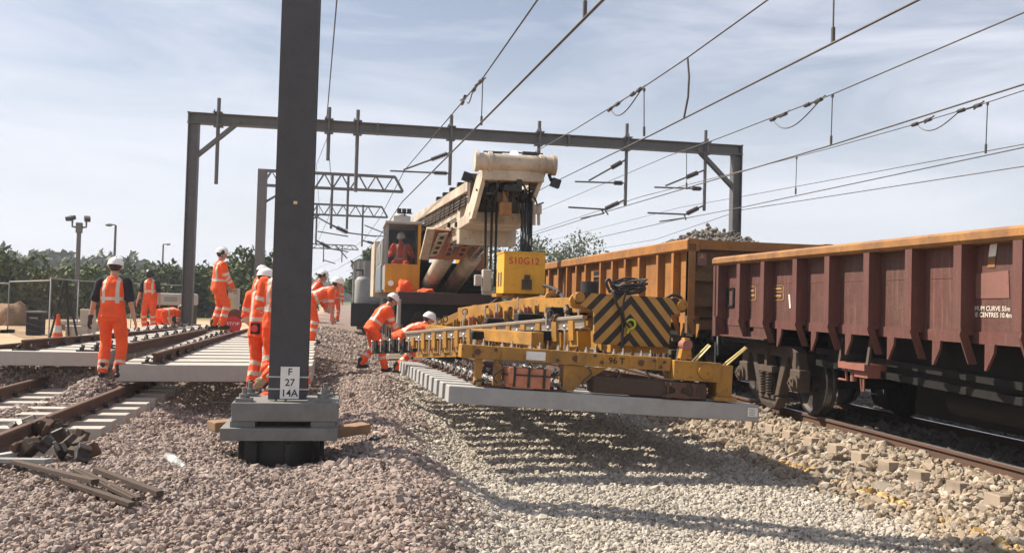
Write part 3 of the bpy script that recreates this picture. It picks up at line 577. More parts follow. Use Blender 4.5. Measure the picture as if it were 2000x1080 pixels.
line('slack wire hanging below the steep wire beside the mast', [aY(642, 262, PY), aY(618, 322, PY+8)], 0.012, far=(62, 98))
# ---------------------------------------------------------------- vegetation
def leaves(name, lobes, n, size, mat, parent=None, flat=0.6):
    org = np.array(ORG.get(parent, Vector())) if parent else np.zeros(3)
    w = np.array([l[3]*l[4]*l[5] for l in lobes]); k = rng.choice(len(lobes), n, p=w/w.sum()); L_ = np.array(lobes)[k]
    d = rng.normal(size=(n, 3)); d /= np.linalg.norm(d, axis=1)[:, None]; rad = rng.uniform(0.15, 1, n)**0.38*(0.88+0.22*np.sin(d[:, 0]*7+k)*np.sin(d[:, 2]*6+2*k))
    c = L_[:, :3]+d*L_[:, 3:6]*rad[:, None]; s = size*rng.uniform(0.55, 1.3, n)
    a = rng.normal(size=(n, 3)); a /= np.linalg.norm(a, axis=1)[:, None]; b_ = np.cross(a, d+0.5*rng.normal(size=(n, 3))); b_ /= np.linalg.norm(b_, axis=1)[:, None]+1e-9
    a = a*s[:, None]; b_ = b_*s[:, None]*flat
    co = np.stack([c-a, c-b_*0.9+a*0.1, c+a, c+b_*0.9-a*0.1], 1).reshape(-1, 3); f = np.arange(4*n).reshape(n, 4)
    o = npmesh(name, co-org, f, mat, False)
    if parent: o.parent = parent; ORG[o] = ORG[parent]
    return o
def tree(label, loc, h, w, n, mat, name='tree', group=None, trunk=0.3, size=0.16, seed=0):
    r = random.Random(seed); t = thing(name, label, name.split('_')[-1], loc, group); x, y, z = loc; lob = []
    for i in range(11):
        a = r.uniform(0, 6.28); q_ = r.uniform(0.1, 0.75); u = r.uniform(0.0, 1); rr = w*r.uniform(0.22, 0.38)*(1-0.35*u)
        lob.append((x+w*0.62*q_*math.cos(a)*(1-0.5*u), y+w*0.62*q_*math.sin(a), z+h*(trunk+(0.88-trunk)*u), rr, rr, rr*0.8))
    mb = MB(); mb.tube([(x, y, z-0.2), (x+0.05*w, y, z+h*0.3), (x, y, z+h*0.75)], [0.035*h, 0.026*h, 0.008*h], 7)
    for l in lob[:7]: mb.tube([(x+0.03*w, y, z+h*trunk*0.8), ((x+l[0])/2, (y+l[1])/2, l[2]-0.1*h), l[:3]], [0.016*h, 0.01*h, 0.004*h], 5)
    mb.build('trunk', M['bark'], t); leaves('crown', lob, n, size, mat, t); return t
kinds_ = [tree('round bush', (0, 0, 0), 3.0, 3.6, 1800, M['leafd'], 'bush', trunk=0.12, size=0.15, seed=1), tree('loose bush', (0, 0, 0), 3.4, 3.4, 1700, M['leaf'], 'bush', trunk=0.12, size=0.15, seed=2), tree('low bush', (0, 0, 0), 2.2, 4.2, 1500, M['leafo'], 'bush', trunk=0.08, size=0.14, seed=3)]
bl = ['dark round bush', 'mid green bush', 'low olive bush']; used = [False]*3
for i in range(22):
    k = random.choice([0, 0, 1, 2]); Yb = random.uniform(46, 66); px = i*26-8+random.uniform(-10, 10)
    p = aY(px, 590, Yb); s = random.uniform(0.75, 1.2); lab = bl[k]+' in the scrub along the far edge of the sandy site'
    o = kinds_[k] if not used[k] else dup(kinds_[k])
    used[k] = True; o.location = (p.x, Yb, 0.0); o.scale = (s, s, s*random.uniform(0.8, 1.1)); o.rotation_euler[2] = random.uniform(0, 6); o['label'] = lab; o['group'] = bl[k]+'es at the site edge'
def mass(name, px0, px1, Y0, Y1, zt, n, size, mat, rl=(2.5, 4.5), base=0.0, step=1.0):
    lob = []
    Yv = Y0
    x0, x1 = aY(px0, 570, Y0).x, aY(px1, 570, Y0).x; x = x0
    while x < x1:
        for kk in range(2):
            Yv = random.uniform(Y0, Y1); sxx = x*Yv/Y0; rr = random.uniform(*rl); px = CPX+(0 if True else 0)
            u = (x-x0)/(x1-x0); z1 = zt(u)*Yv/Y0*random.uniform(0.82, 1.0)
            lob.append((sxx, Yv, z1-rr, rr*1.1, rr*1.1, rr)); lob.append((sxx+random.uniform(-2, 2), Yv-1, (z1-rr)*0.5+base*0.5, rr*1.2, rr*1.2, max(rr*0.8, (z1-base)*0.4)))
        x += rl[0]*step
    o = leaves(name, lob, n, size, mat); return kind(o, 'stuff')
hx = [(-90, 470), (0, 474), (40, 484), (75, 476), (115, 480), (140, 492), (165, 497), (190, 484), (215, 486), (245, 492), (275, 491), (295, 508), (330, 512), (380, 508), (440, 512), (560, 515)]
def ztop(u): px = -90+650*u; yy = np.interp(px, [a for a, _ in hx], [b for _, b in hx]); return aY(px, yy, 170).z
mass('distant_woodland', -90, 560, 170, 215, ztop, 17000, 0.85, M['leafd'], (2.4, 4.6))
mass('scrub', -60, 570, 68, 84, lambda u: 3.3+0.5*math.sin(u*17), 15000, 0.30, M['leafd'], (1.2, 2.2))
mass('distant_woodland', 585, 720, 260, 300, lambda u: 7.0+1.2*math.sin(u*9), 4000, 0.9, M['leafd'], (2.5, 4))
mass('distant_woodland', 720, 2300, 230, 260, lambda u: 9.0+1.0*math.sin(u*21), 9000, 1.1, M['leafd'], (3, 5), step=1.6)
for lab, px, Yt, yt, w, m, sd in (('dark green tree left of the rear cantilever leg', 500, 52, 482, 4.5, 'leafd', 11), ('bushy tree behind the man standing on the rail', 462, 50, 497, 4.0, 'leaf', 12), ('short dark tree left of the portal leg base', 325, 60, 520, 4.2, 'leafd', 13), ('dark tree top behind the grey container', 714, 75, 480, 3.0, 'leafd', 14),
        ('leafy tree between the jib ropes and yellow block', 988, 85, 450, 11.0, 'leaf', 15), ('tallest tree behind the orange wagon', 1140, 85, 458, 9.5, 'leaf', 16), ('low tree behind the orange wagon, between taller trees', 1080, 88, 470, 10.5, 'leafd', 17), ('small tree beside the crane counterweight rope', 1038, 86, 470, 6.5, 'leaf', 18)):
    p = aY(px, yt, Yt); tree(lab, (p.x, Yt, 0), p.z/0.97, w, 2600, M[m], 'tree', trunk=0.3, size=0.17, seed=sd)
# ---------------------------------------------------------------- ballast wagons
M['dirtyend'] = paint('dirty_wagon_end', (0.16, 0.075, 0.022), (0.05, 0.038, 0.03), (0.09, 0.045, 0.025), 0.7, 0.5, 0.8, 0, 0.6, 2)
M['fade'] = paint('faded_red_patch', (0.20, 0.085, 0.068), (0.11, 0.06, 0.045), (0.13, 0.05, 0.04), 0.5, 0.3, 0.7, 0, 0.5, 4)
def wheel(par, x, y, z, r, s):   # s=+1 flange towards +x
    mb = MB(); prof = [(0.0, 0.10), (0.0, r-0.1), (-0.02*s, r-0.06), (-0.045*s, r-0.05), (-0.05*s, r-0.004), (0.05*s, r+0.004), (0.058*s, r+0.03), (0.08*s, r+0.028), (0.085*s, r-0.06), (0.05*s, r-0.08), (0.05*s, 0.1)]
    n = 36; vs = []; fs = []; m = len(prof)
    for k in range(n):
        a = 2*math.pi*k/n
        for dx, rr in prof: vs.append((x+dx, y+rr*math.cos(a), z+rr*math.sin(a)))
    for k in range(n):
        for i in range(m-1): j = (k+1) % n; fs.append((k*m+i, k*m+i+1, j*m+i+1, j*m+i))
    mb.smooth = True; mb.add(vs, fs); mb.smooth = False; mb.tube([(x-0.09*s, y, z), (x+0.12*s, y, z)], 0.13, 16)
    o = mb.build('wheel', M['wheel'], par)
    h = MB(); vs = []; fs = []
    for k in range(n):
        a = 2*math.pi*k/n
        for dx in (-0.048*s, 0.03*s): rr = r+0.005; vs.append((x+dx, y+rr*math.cos(a), z+rr*math.sin(a)))
    for k in range(n): j = (k+1) % n; fs.append((2*k, 2*k+1, 2*j+1, 2*j))
    h.add(vs, fs); h.build('tread', M['tread'], o)
def bogie(par, yc, x0=6.42, near=True):
    o = MB(); o.bb((x0+0.35, yc-0.3, 0.45), (14.94-x0-0.35, yc+0.3, 0.8)); bo = o.build('bogie', M['dark'], par)
    for X_, s in ((x0, 1), (14.94-x0, -1)):
        m = MB(); ux = (0, 1, 0); uz = (0, 0, 1); un = (s*0.16, 0, 0)
        top = [(-1.0, 0.60), (-0.92, 0.90), (-0.75, 0.98), (0.78, 0.98), (0.95, 0.88), (1.0, 0.6), (0.8, 0.56), (0.72, 0.82), (-0.72, 0.82), (-0.8, 0.56)]
        m.prism(top, (X_, yc, 0), ux, uz, un, 1)
        for a in (-1, 1):
            m.prism([(a*0.62, 0.83), (a*0.44, 0.83), (a*0.22, 0.22), (a*0.34, 0.22)], (X_, yc, 0), ux, uz, un, 1)
            m.prism([(a*1.04, 0.66), (a*0.74, 0.66), (a*0.70, 0.36), (a*1.02, 0.34)], (X_-0.02*s, yc, 0), ux, uz, un, 1.1)
        m.prism([(-0.36, 0.20), (0.36, 0.20), (0.24, 0.04), (-0.1, 0.0), (-0.24, 0.04)], (X_, yc, 0), ux, uz, un, 1)
        m.build('side_frame', M['grime'], bo, bevel=0.015)
        for a in (-0.11, 0.11):
            m = MB(); pts = [(X_-0.02*s+0.055*math.cos(k*0.9), yc+a+0.055*math.sin(k*0.9), 0.22+0.0062*k) for k in range(56)]; m.tube(pts, 0.016, 5); m.build('spring', M['grime'], bo)
        m = MB(); m.bb((X_-0.06*s, yc-0.24, 0.57), (X_+0.1*s, yc+0.24, 0.66)); m.bb((X_-0.05*s, yc-0.04, 0.655), (X_+0.1*s, yc+0.04, 0.9)); m.build('spring_cap', M['grime'], bo); m = MB(); m.bb((X_-0.03*s, yc-0.25, 0.17), (X_+0.1*s, yc+0.25, 0.22)); m.build('spring_seat', M['grime'], bo)
        for a in (-0.92, 0.92):
            m = MB(); m.tube([(X_-0.06*s, yc+a, 0.47), (X_+0.12*s, yc+a, 0.47)], 0.13, 14); m.tube([(X_-0.1*s, yc+a, 0.47), (X_-0.05*s, yc+a, 0.47)], 0.085, 10)
            for k in range(3): m.tube([(X_-0.12*s, yc+a+0.05*math.cos(2.1*k), 0.47+0.05*math.sin(2.1*k)), (X_-0.09*s, yc+a+0.05*math.cos(2.1*k), 0.47+0.05*math.sin(2.1*k))], 0.018, 6)
            m.build('axle_box', M['grime'], bo)
    for a in (-0.86, 0.86):
        m = MB(); m.tube([(6.7, yc+a, 0.465), (8.24, yc+a, 0.465)], 0.08, 12); m.build('axle', M['dark'], bo)
        wheel(bo, 6.735, yc+a, 0.465, 0.46, 1); wheel(bo, 8.205, yc+a, 0.465, 0.46, -1)
XF_, XB_ = 6.05, 8.89
def wagon(label, y0, y1, zt, rimh, ribs, body, rib, rim, low, endmat, ribd=0.15):
    t = thing('ballast_wagon', label, 'railway wagon', (7.47, (y0+y1)/2, 0))
    for X_, s in ((XF_, 1), (XB_, -1)):
        xs_ = X_+s*ribd
        m = MB(); m.bb((xs_, y0+0.1, low), (xs_+s*0.05, y1-0.02, zt-rimh)); m.build('side_sheet', body, t)
        m = MB(); m.prism([(-0.03, 0.0), (0.0, -0.035), (0.2, -0.035), (0.22, 0.0), (0.22, rimh-0.02), (0.16, rimh), (0.01, rimh), (-0.03, rimh-0.03)], (X_, y0, zt-rimh), (s, 0, 0), (0, 0, 1), (0, 1, 0), y1-y0); m.build('top_rim', rim, t)
        m = MB(); m.bb((xs_-s*0.015, y0+0.1, low-0.12), (xs_+s*0.05, y1-0.05, low)); m.build('sill', rib, t)
        m = MB(); m.bb((xs_-s*0.004, y0+0.12, low+0.6*(zt-rimh-low)), (xs_+s*0.04, y1-0.04, low+0.6*(zt-rimh-low)+0.014)); m.build('weld_seam', rib, t)
        for y in ribs:
            if y < y0: continue
            m = MB(); w = 0.062
            m.prism([(-w, low+0.02), (w, low+0.02), (w, zt-rimh-0.036), (-w, zt-rimh-0.036)], (X_, y, 0), (0, 1, 0), (0, 0, 1), (s, 0, 0), ribd-0.001)
            if s > 0 or True:
                z1 = low+0.02; m.add([(X_+s*dx, y+dy, z) for z, dx in ((z1, -0.004), (z1-0.06, -0.02)) for dy in (-w*1.25, w*1.25) for dx in (dx, dx+0.15)], [(0, 1, 3, 2), (4, 6, 7, 5), (0, 4, 5, 1), (2, 3, 7, 6), (0, 2, 6, 4), (1, 5, 7, 3)])
                m.add([(X_+s*dx, y+dy, z) for z, dx in ((z1-0.06, -0.02), (1.03, 0.085)) for dy in (-w*1.25, w*1.25) for dx in (dx, dx+0.10)], [(0, 1, 3, 2), (4, 6, 7, 5), (0, 4, 5, 1), (2, 3, 7, 6), (0, 2, 6, 4), (1, 5, 7, 3)])
            m.build('rib', rib, t)
            if y < y1-1.6:
                m = MB(); m.prism([(0.0, low-0.115), (0.14, low-0.115), (0.13, low-0.2), (0.02, 0.98), (0.0, 0.98)], (xs_-0.04*s, y-0.26, 0), (0, -1, 0), (0, 0, 1), (s, 0, 0), 0.03); m.build('gusset', rib, t)
    m = MB(); m.bb((6.55, y0+1.0, 0.78), (6.6, y1-2.9, low)); m.bb((8.34, y0+1.0, 0.78), (8.39, y1-2.9, low)); m.bb((6.34, y0+0.1, low-0.03), (8.6, y1-0.12, low)); m.bb((6.55, y0+1.0, 0.75), (8.39, y1-2.9, 0.78)); m.build('floor', M['dark'], t)
    m = MB(); m.bb((7.2, y0+0.3, 0.84), (7.74, y1-0.05, low-0.031)); m.build('centre_sill', M['dark'], t)
    for ye, d in ((y1, -1), (y0, 1)):
        m = MB(); m.bb((6.15, ye+d*0.12, 1.1), (8.79, ye+d*0.18, zt-rimh*0.2))
        for z in (1.2, 1.62, 2.08): m.bb((6.1, ye, z-0.08), (8.84, ye+d*0.118, z+0.08))
        for x in (6.12, 8.82): m.bb((x-0.07, ye-d*0.004, 1.05), (x+0.07, ye+d*0.122, zt-rimh*0.5))
        m.build('end_panel', endmat, t)
        m = MB(); m.bb((XF_+0.21, ye+d*0.0, zt-rimh), (XB_-0.21, ye+d*0.2, zt-0.02)); m.build('top_rim', rim if d > 0 else endmat, t)
        for x in (6.6, 8.34): m = MB(); m.tube([(x, ye+d*0.1, 1.02), (x, ye-d*0.35, 1.02)], 0.09, 12); m.tube([(x, ye-d*0.35, 1.02), (x, ye-d*0.39, 1.02)], 0.22, 18); m.build('buffer', M['dark'], t)
    m = MB(); m.bb((6.2, y1-1.8, 0.98), (8.74, y1-0.06, 1.06)); m.build('platform', M['dark'], t); m = MB(); m.bb((6.2, y0+0.06, 0.98), (8.74, y0+1.8, 1.06)); m.build('platform', M['dark'], t)
    bogie(t, y1-1.36); bogie(t, y0+1.9)
    return t
rr_ = [14.58, 13.72, 12.86, 11.85, 10.98, 10.06, 9.22, 8.39, 7.54, 6.7, 5.85, 5.0, 4.15, 3.3, 2.45, 1.6]
w1 = wagon('faded maroon bogie ballast wagon with yellow top rim filling the right side', 0.8, 14.72, 2.365, 0.10, rr_, M['red'], M['redrib'], M['rim'], 1.36, M['red'], 0.165)
# sheet below the sill over the bogie, markings
m = MB(); m.bb((6.208, 12.86, 1.08), (6.25, 14.6, 1.238)); m.bb((6.12, 12.9, 1.06), (6.26, 14.65, 1.085)); m.build('side_sheet', M['red'], w1)
xm = 6.05+0.165-0.004
def mark(px, col, name, x=xm, th=0.003, par=None):
    pts = [aX(a, b, x) for a, b in px]; m = MB(); m.add([(x, p.y, p.z) for p in pts]+[(x-th, p.y, p.z) for p in pts], [(0, 1, 2, 3), (7, 6, 5, 4), (0, 4, 5, 1), (1, 5, 6, 2), (2, 6, 7, 3), (3, 7, 4, 0)]); return m.build(name, M[col] if isinstance(col, str) else col, par or w1)
M['mark'] = plain('worn_stencil_yellow', (0.34, 0.20, 0.07), 0.8, 0, 0.3, 40); M['markw'] = plain('worn_stencil_white', (0.62, 0.57, 0.50), 0.7, 0, 0.15, 40)
mark([(1906, 535), (1970, 528), (1972, 582), (1906, 583)], 'fade', 'faded_patch')
mark([(1934, 478), (1948, 476), (1945, 500), (1931, 502)], 'white', 'warning_label'); mark([(1931, 502.5), (1945, 500.5), (1943, 522), (1929, 523)], 'rim', 'warning_label')
def outline(x0, y0, x1, y1, lines):
    for a in ([(x0, y0), (x1, y0), (x1, y0+1.2), (x0, y0+1.2)], [(x0, y1-1.2), (x1, y1-1.2), (x1, y1), (x0, y1)], [(x0, y0), (x0+1.2, y0), (x0+1.2, y1), (x0, y1)], [(x1-1.2, y0), (x1, y0), (x1, y1), (x1-1.2, y1)]): mark(a, 'mark', 'stencil_frame')
    for xa, ya, xb in lines: mark([(xa, ya), (xb, ya), (xb, ya+3.5), (xa, ya+3.5)], 'mark', 'stencil')
outline(1462, 559, 1477, 587, [(1465, 566, 1473), (1467, 575, 1474)]); outline(1506, 557, 1531, 587, [(1509, 562, 1527), (1512, 576, 1526)])
for a in ([(1506, 569.5), (1531, 569.5), (1531, 571), (1506, 571)],): mark(a, 'mark', 'stencil_frame')
mark([(1540, 575), (1543, 575), (1545, 602), (1542, 602)], 'markw', 'label'); mark([(1413, 547), (1417, 547), (1417, 574), (1413, 574)], 'markw', 'label'); mark([(1465, 638), (1472, 638), (1472, 647), (1465, 647)], 'markw', 'label')
text('MINIMUM CURVE 55m', 0.066, aX(1886, 602, xm-0.003), (0, -1, 0), (0, 0, 1), M['markw'], w1, 'stencil', 'LEFT'); text('BOGIE CENTRES 10.4m', 0.066, aX(1886, 614, xm-0.003), (0, -1, 0), (0, 0, 1), M['markw'], w1, 'stencil', 'LEFT')
m = MB()
for a in ([(1418, 562), (1432, 562), (1432, 564), (1418, 564)], [(1418, 596), (1432, 596), (1432, 599), (1418, 599)], [(1418, 562), (1420, 562), (1420, 598), (1418, 598)], [(1430, 562), (1432, 562), (1432, 598), (1430, 598)]):
    p = [aX(*q_, xm-0.02) for q_ in a]; m.bb((xm-0.02, min(v.y for v in p), min(v.z for v in p)), (xm+0.005, max(v.y for v in p), max(v.z for v in p)))
m.build('document_holder', M['black'], w1)
m = MB(); c = aX(1690, 715, 6.45)
m.box(c, (0.4, 0.62, 0.08)); m.box(c+Vector((0, -0.15, -0.08)), (0.3, 0.3, 0.1)); m.tube([c+Vector((-0.1, 0.3, -0.02)), c+Vector((-0.1, 0.25, -0.2)), c+Vector((-0.1, 0.45, -0.2))], 0.018, 6); m.tube([c+Vector((-0.12, -0.1, -0.1)), c+Vector((-0.12, -0.12, -0.3)), c+Vector((-0.12, -0.18, -0.3)), c+Vector((-0.12, -0.17, -0.1))], 0.014, 6); m.tube([c+Vector((-0.1, 0.1, -0.05)), c+Vector((-0.1, 0.1, -0.2))], 0.04, 8); m.build('brake_gear', M['pink'], w1)
for a, b in ((( -0.15, 0.35, 0.03), (-0.1, 0.35, 0.35)), ((-0.15, -0.3, 0.03), (-0.1, -0.3, 0.4))): m = MB(); m.bar(c+Vector(a), c+Vector(b), 0.05, 0.03); m.build('hanger', M['grime'], w1)
for za, zb in ((0.72, 0.60), (0.55, 0.47)): m = MB(); m.bar((6.5, 12.0, za+0.25), (6.5, 4.0, zb+0.12), 0.05, 0.08); m.build('brake_rod', M['dark'], w1)
m = MB(); m.bb((6.8, 6.9, 0.3), (8.1, 8.0, 0.78)); m.build('equipment_box', M['dark'], w1); m = MB(); m.tube([(7.0, 8.3, 0.55), (7.0, 9.6, 0.55)], 0.2, 14); m.build('air_tank', M['dark'], w1); m = MB(); m.bb((7.3, 2.5, 0.22), (8.3, 10.9, 0.76)); m.build('added_dark_chute', M['dark'], w1)  # the long dark chute is added to hide lit ground behind the wagon
m = MB(); m.bb((6.5, 4.6, 0.25), (8.4, 6.6, 0.78)); m.build('equipment_box', M['dark'], w1)
m = MB(); m.tube([(6.18, 14.78, 0.72), (6.18, 14.80, 1.3), (6.3, 14.8, 1.42)], 0.016, 6); m.tube([(6.12, 14.75, 0.95), (6.12, 14.75, 0.55), (6.12, 14.5, 0.55)], 0.016, 6); m.build('hand_rail', M['grey'], w1)
yr = [27.79, 26.51, 25.41, 24.33, 23.34, 21.89, 20.86, 19.84, 18.84, 17.64, 16.75, 15.95, 28.9, 29.9]
w2 = wagon('orange yellow ballast wagon loaded with stone, behind the striped beam plate', 15.9, 30.0, 2.765, 0.19, yr, M['yel'], M['yel'], M['yel'], 1.34, M['dirtyend'], 0.13)
w2_s = mark([(1362, 494), (1380, 493), (1380, 519), (1362, 520)], 'markw', 'warning_label', par=w2)
bpy.data.objects.remove(w2_s)
p0, p1 = aY(1363, 494, 15.88), aY(1380, 519, 15.88); m = MB(); m.bb((p0.x, 15.885, p1.z), (p1.x, 15.898, p0.z)); lb = m.build('warning_label', M['fade'], w2)
m = MB(); cx_ = (p0.x+p1.x)/2; m.prism([(-0.05, 0), (0.05, 0), (0, 0.09)], (cx_, 15.884, (p0.z+p1.z)/2+0.02), (1, 0, 0), (0, 0, 1), (0, -1, 0), 0.003); m.build('triangle', M['mark'], lb)
m = MB(); m.bb((6.165, 22.0, 1.95), (6.179, 22.9, 2.36)); m.build('ladder_recess', M['black'], w2)
for z in (2.05, 2.22): m = MB(); m.bar((6.14, 22.05, z), (6.14, 22.9, z), 0.03, 0.03); m.build('step', M['yel'], w2)
n = 2600; a = rng.uniform(0, 1, n)**0.5; b = rng.uniform(0, 6.283, n); x = 7.47+1.15*a*np.cos(b); y = 18.6+2.3*a*np.sin(b); z = 2.56+0.56*(1-a)**0.8+0.05*rng.normal(size=n)
o = stones('ballast_load', np.stack([x, y, z], -1), np.full(n, 0.055), M['st_load'])
m = MB(); m.bb((6.3, 15.9+0.2, 2.45), (8.65, 29.8, 2.56)); 
o2 = m.build('ballast_load_surface', M['st_load']); o2.parent = w2; o2.location = -Vector(w2.location)
# ---------------------------------------------------------------- laid panels on the left
def panel(label, A, ex, ey, ln, nb, sp, h, rails, mat, w=0.29, plates=(), name='track_panel', tail=0.0, bev=0.012, clipm='clip'):
    A, ex, ey = Vector(A), Vector(ex).normalized(), Vector(ey).normalized(); n = ex.cross(ey).normalized()
    t = thing(name, label, 'track panel', A+ex*ln*0.5)
    for i in range(nb):
        c = A+ey*(sp*i); m = MB(); l = ln+random.uniform(-0.02, 0.02)+tail*i
        m.prism([(0.0, 0), (w, 0), (w-0.012, h), (0.012, h)], c, ey, n, ex, l); m.build('bearer', mat, t, bevel=bev)
        for u in plates:
            q_ = c+ex*u+ey*(w/2)+n*(h+0.012); rot = Matrix((ex, ey, n)).transposed()
            m = MB(); m.box(q_, (0.34, 0.16, 0.024), rot)
            for s in (-0.11, 0.11): m.box(q_+ex*s+n*0.03, (0.035, 0.1, 0.05), rot)
            o = m.build('baseplate', M['rust'] if clipm != 'clip' else M['clip'], t)
            for s in (-0.11, 0.11): m = MB(); m.tube([q_+ex*s-ey*0.06+n*0.04, q_+ex*s*0.7+n*0.075, q_+ex*s+ey*0.06+n*0.04], 0.016, 5); m.tube([q_+ex*s+n*0.03, q_+ex*s+n*0.10], 0.014, 6); m.build('rail_clip', M[clipm], o)
    return t, n
Ac = aY(225, 745, 14.5); fc = aY(470, 664, 22.5)
tC, nC = panel('laid track panel of pale concrete bearers with one brown rail, behind the mast', Ac, (1, 0, 0.01), (0.03, 1, 0.026), 2.86, 14, 0.6, 0.25, None, M['paleconc'], plates=(0.5,), w=0.43, tail=-0.036)
p, q_ = aY(300, 711, 14.55), aY(483, 655, 22.7); p.z += 0.0; rail(p, q_, M['rust'], tC)
Al = aY(-70, 712, 15.5)
tL, nL = panel('laid track panel of concrete bearers with two brown rails at far left', Al, (1, 0.01, 0.0), (0.12, 1, 0.018), 1.98, 15, 0.6, 0.22, None, M['paleconc'], plates=(0.78, 1.72), w=0.43, tail=-0.03)
rail(aY(45, 684, 15.7), aY(402, 649, 24.6), M['rust'], tL); rail(aY(247, 691, 15.6), aY(402, 656, 22), M['rust'], tL); rail(aY(-40, 697, 15.7), aY(50, 688, 16.1), M['rust'], tL)
for x_, y_ in ((-4.9, 17.2), (-3.9, 21.5)):
    m = MB(); zz_ = 0.335 if y_ < 18 else 0.40; m.bb((x_-0.3, y_-0.1, float(H(x_, y_))-0.05), (x_+0.3, y_+0.12, zz_)); tag(m.build('timber_packer', M['timber']), 'dark timber packer under the far left track panel', 'timber', 'packers under the left panel')
# ---------------------------------------------------------------- panel hanging from the crane
A_ = aY(875, 787, 10.05); B_ = aY(1484, 824, 9.78); F_ = aY(781, 726, 17.3)
ex = (B_-A_).normalized(); ey = (F_-A_).normalized(); lnP = (B_-A_).length
tP, nP = panel('track panel of grey concrete bearers hanging level above the pale ballast', A_, ex, ey, lnP, 13, 0.6, 0.19, None, M['concrete'], plates=(0.52, 1.15, 2.25, 2.75), w=0.34, clipm='zinc')
TOPP = A_+nP*0.19
def pp(u, v, w): return TOPP+ex*u+ey*v+nP*w
m = MB(); c = aY(1468, 802, 9.6); q_ = A_+ex*(lnP-0.09)+nP*0.105
rotP = Matrix((ex, ey, nP)).transposed()
m.box(q_-ey*0.003, (0.115, 0.004, 0.10), rotP); lb = m.build('label', M['white'], tP)
for k in range(4): m = MB(); m.box(q_-ey*0.007+nP*(0.03-0.02*k)+ex*(-0.01), (0.07-0.015*(k % 2), 0.003, 0.006), rotP); m.build('print_line', M['grey'], lb)
for u, v0, v1 in ((1.15, 0.3, 7.2), (2.75, 0.0, 7.2), (2.45, 0.0, 3.4)): rail(pp(u, v0, 0.025), pp(u, v1, 0.025), M['rust'], tP)
m = MB(); m.prism([(-0.14, 0), (0.14, 0), (0.13, 0.03), (0.03, 0.06), (0.03, 0.10), (0.09, 0.13), (0.09, 0.17), (-0.09, 0.17), (-0.09, 0.13), (-0.03, 0.10), (-0.03, 0.06), (-0.13, 0.03)], pp(2.55, -0.02, 0.02), ex, nP, ey, 0.9); m.build('crossing_casting', M['rust'], tP)
# ---------------------------------------------------------------- lifting beam
t = thing('lifting_beam', 'amber steel lifting beam with brackets and a striped end plate, clamped onto the hanging panel', 'lifting beam', pp(1.8, 3, 0.2))
BM = M['beam']
def pb(mb, u0, v0, w0, u1, v1, w1): c = pp((u0+u1)/2, (v0+v1)/2, (w0+w1)/2); mb.box(c, (abs(u1-u0), abs(v1-v0), abs(w1-w0)), rotP)
m = MB(); pb(m, 0.12, 0.10, 0.31, 2.5, 0.36, 0.46); o = m.build('front_girder', BM, t, bevel=0.008)
for k in range(8): u = 0.22+0.3*k; m = MB(); pb(m, u, 0.085, 0.315, u+0.02, 0.10, 0.455); m.build('stiffener', BM, o)
for k in range(22):
    u = 0.16+0.106*k; m = MB(); c = pp(u, 0.18, 0.46); m.tube([c, c+nP*0.03], 0.022, 6); m.tube([c+nP*0.03, c+nP*(0.045+0.015*(k % 3))], 0.010, 6); m.build('bolt', M['chrome'] if k % 3 else M['rust'], o)
for k, (u, w) in enumerate(((0.25, 0.34), (0.5, 0.42), (1.2, 0.35), (1.62, 0.43), (1.7, 0.36), (2.3, 0.42), (2.38, 0.35), (2.42, 0.41))): m = MB(); m.tube([pp(u, 0.088, w), pp(u, 0.10, w)], 0.02, 8); m.build('bolt', M['rust'], o)
for k in range(7):
    u = 0.2+0.33*k; c = pp(u, 0.03, 0.30); pts = [c+ex*(0.05*math.sin(q*0.9))+nP*(-0.035*q) for q in range(8)]; m = MB(); m.tube(pts, 0.011, 5); m.build('chain', M['grime'], o)
m = MB(); pb(m, 0.84, 0.094, 0.335, 1.06, 0.10, 0.43); m.build('data_plate', M['white'], o)
text('96 T', 0.10, pp(1.87, 0.096, 0.385), ex, nP, M['dark'], o, 'lettering')
for u in (0.3, 1.4, 2.15): m = MB(); m.tube([pp(u, 0.085, 0.385), pp(u, 0.10, 0.385)], 0.035, 12); m.build('pin', M['rust'], o)
m = MB(); pb(m, 2.505, 0.02, 0.22, 3.05, 0.34, 0.44); m.tube([pp(2.86, -0.02, 0.33), pp(2.86, 0.02, 0.33)], 0.085, 16); pb(m, 3.02, 0.05, 0.02, 3.20, 0.3, 0.42); pb(m, 2.98, 0.0, 0.02, 3.24, 0.34, 0.06); m.prism([(2.60, 0.46), (2.74, 0.46), (2.70, 0.70), (2.64, 0.70)], TOPP+ey*0.1, ex, nP, ey, 0.1); m.build('clamp_head', BM, t, bevel=0.006)
for u, a in ((2.72, 0.2), (3.10, 0.25)): m = MB(); q0 = pp(u, 0.1, 0.42); m.tube([q0, q0+ex*a+nP*0.22, q0+ex*(a+0.05)+nP*0.215+ey*0.06, q0+ex*0.07+ey*0.06], 0.010, 6); m.build('handle', M['paleyel'], t)
m = MB(); m.tube([pp(2.66, 0.05, 0.62), pp(2.66, 0.2, 0.62)], 0.06, 10); m.build('roller', M['pink'], t)
for u in (0.30, 0.52):
    m = MB(); pb(m, u, 0.14, 0.02, u+0.07, 0.3, 0.308); m.build('leg', BM, t)
for u in (1.28, 3.3):
    m = MB()
    if u < 3: pb(m, u, 0.12, 0.02, u+0.12, 0.32, 0.30); m.prism([(u, 0.30), (u+0.12, 0.30), (u+(0.5 if u > 1 else 0.12), 0.30), (u+0.12, 0.03)], TOPP+ey*0.14, ex, nP, ey, 0.05); m.build('leg', BM, t)
m = MB(); pb(m, 0.62, 0.02, 0.02, 1.12, 0.40, 0.24); pb(m, 0.64, -0.01, 0.06, 0.70, 0.02, 0.25); o = m.build('tool_case', M['orangebox'], t, bevel=0.02)
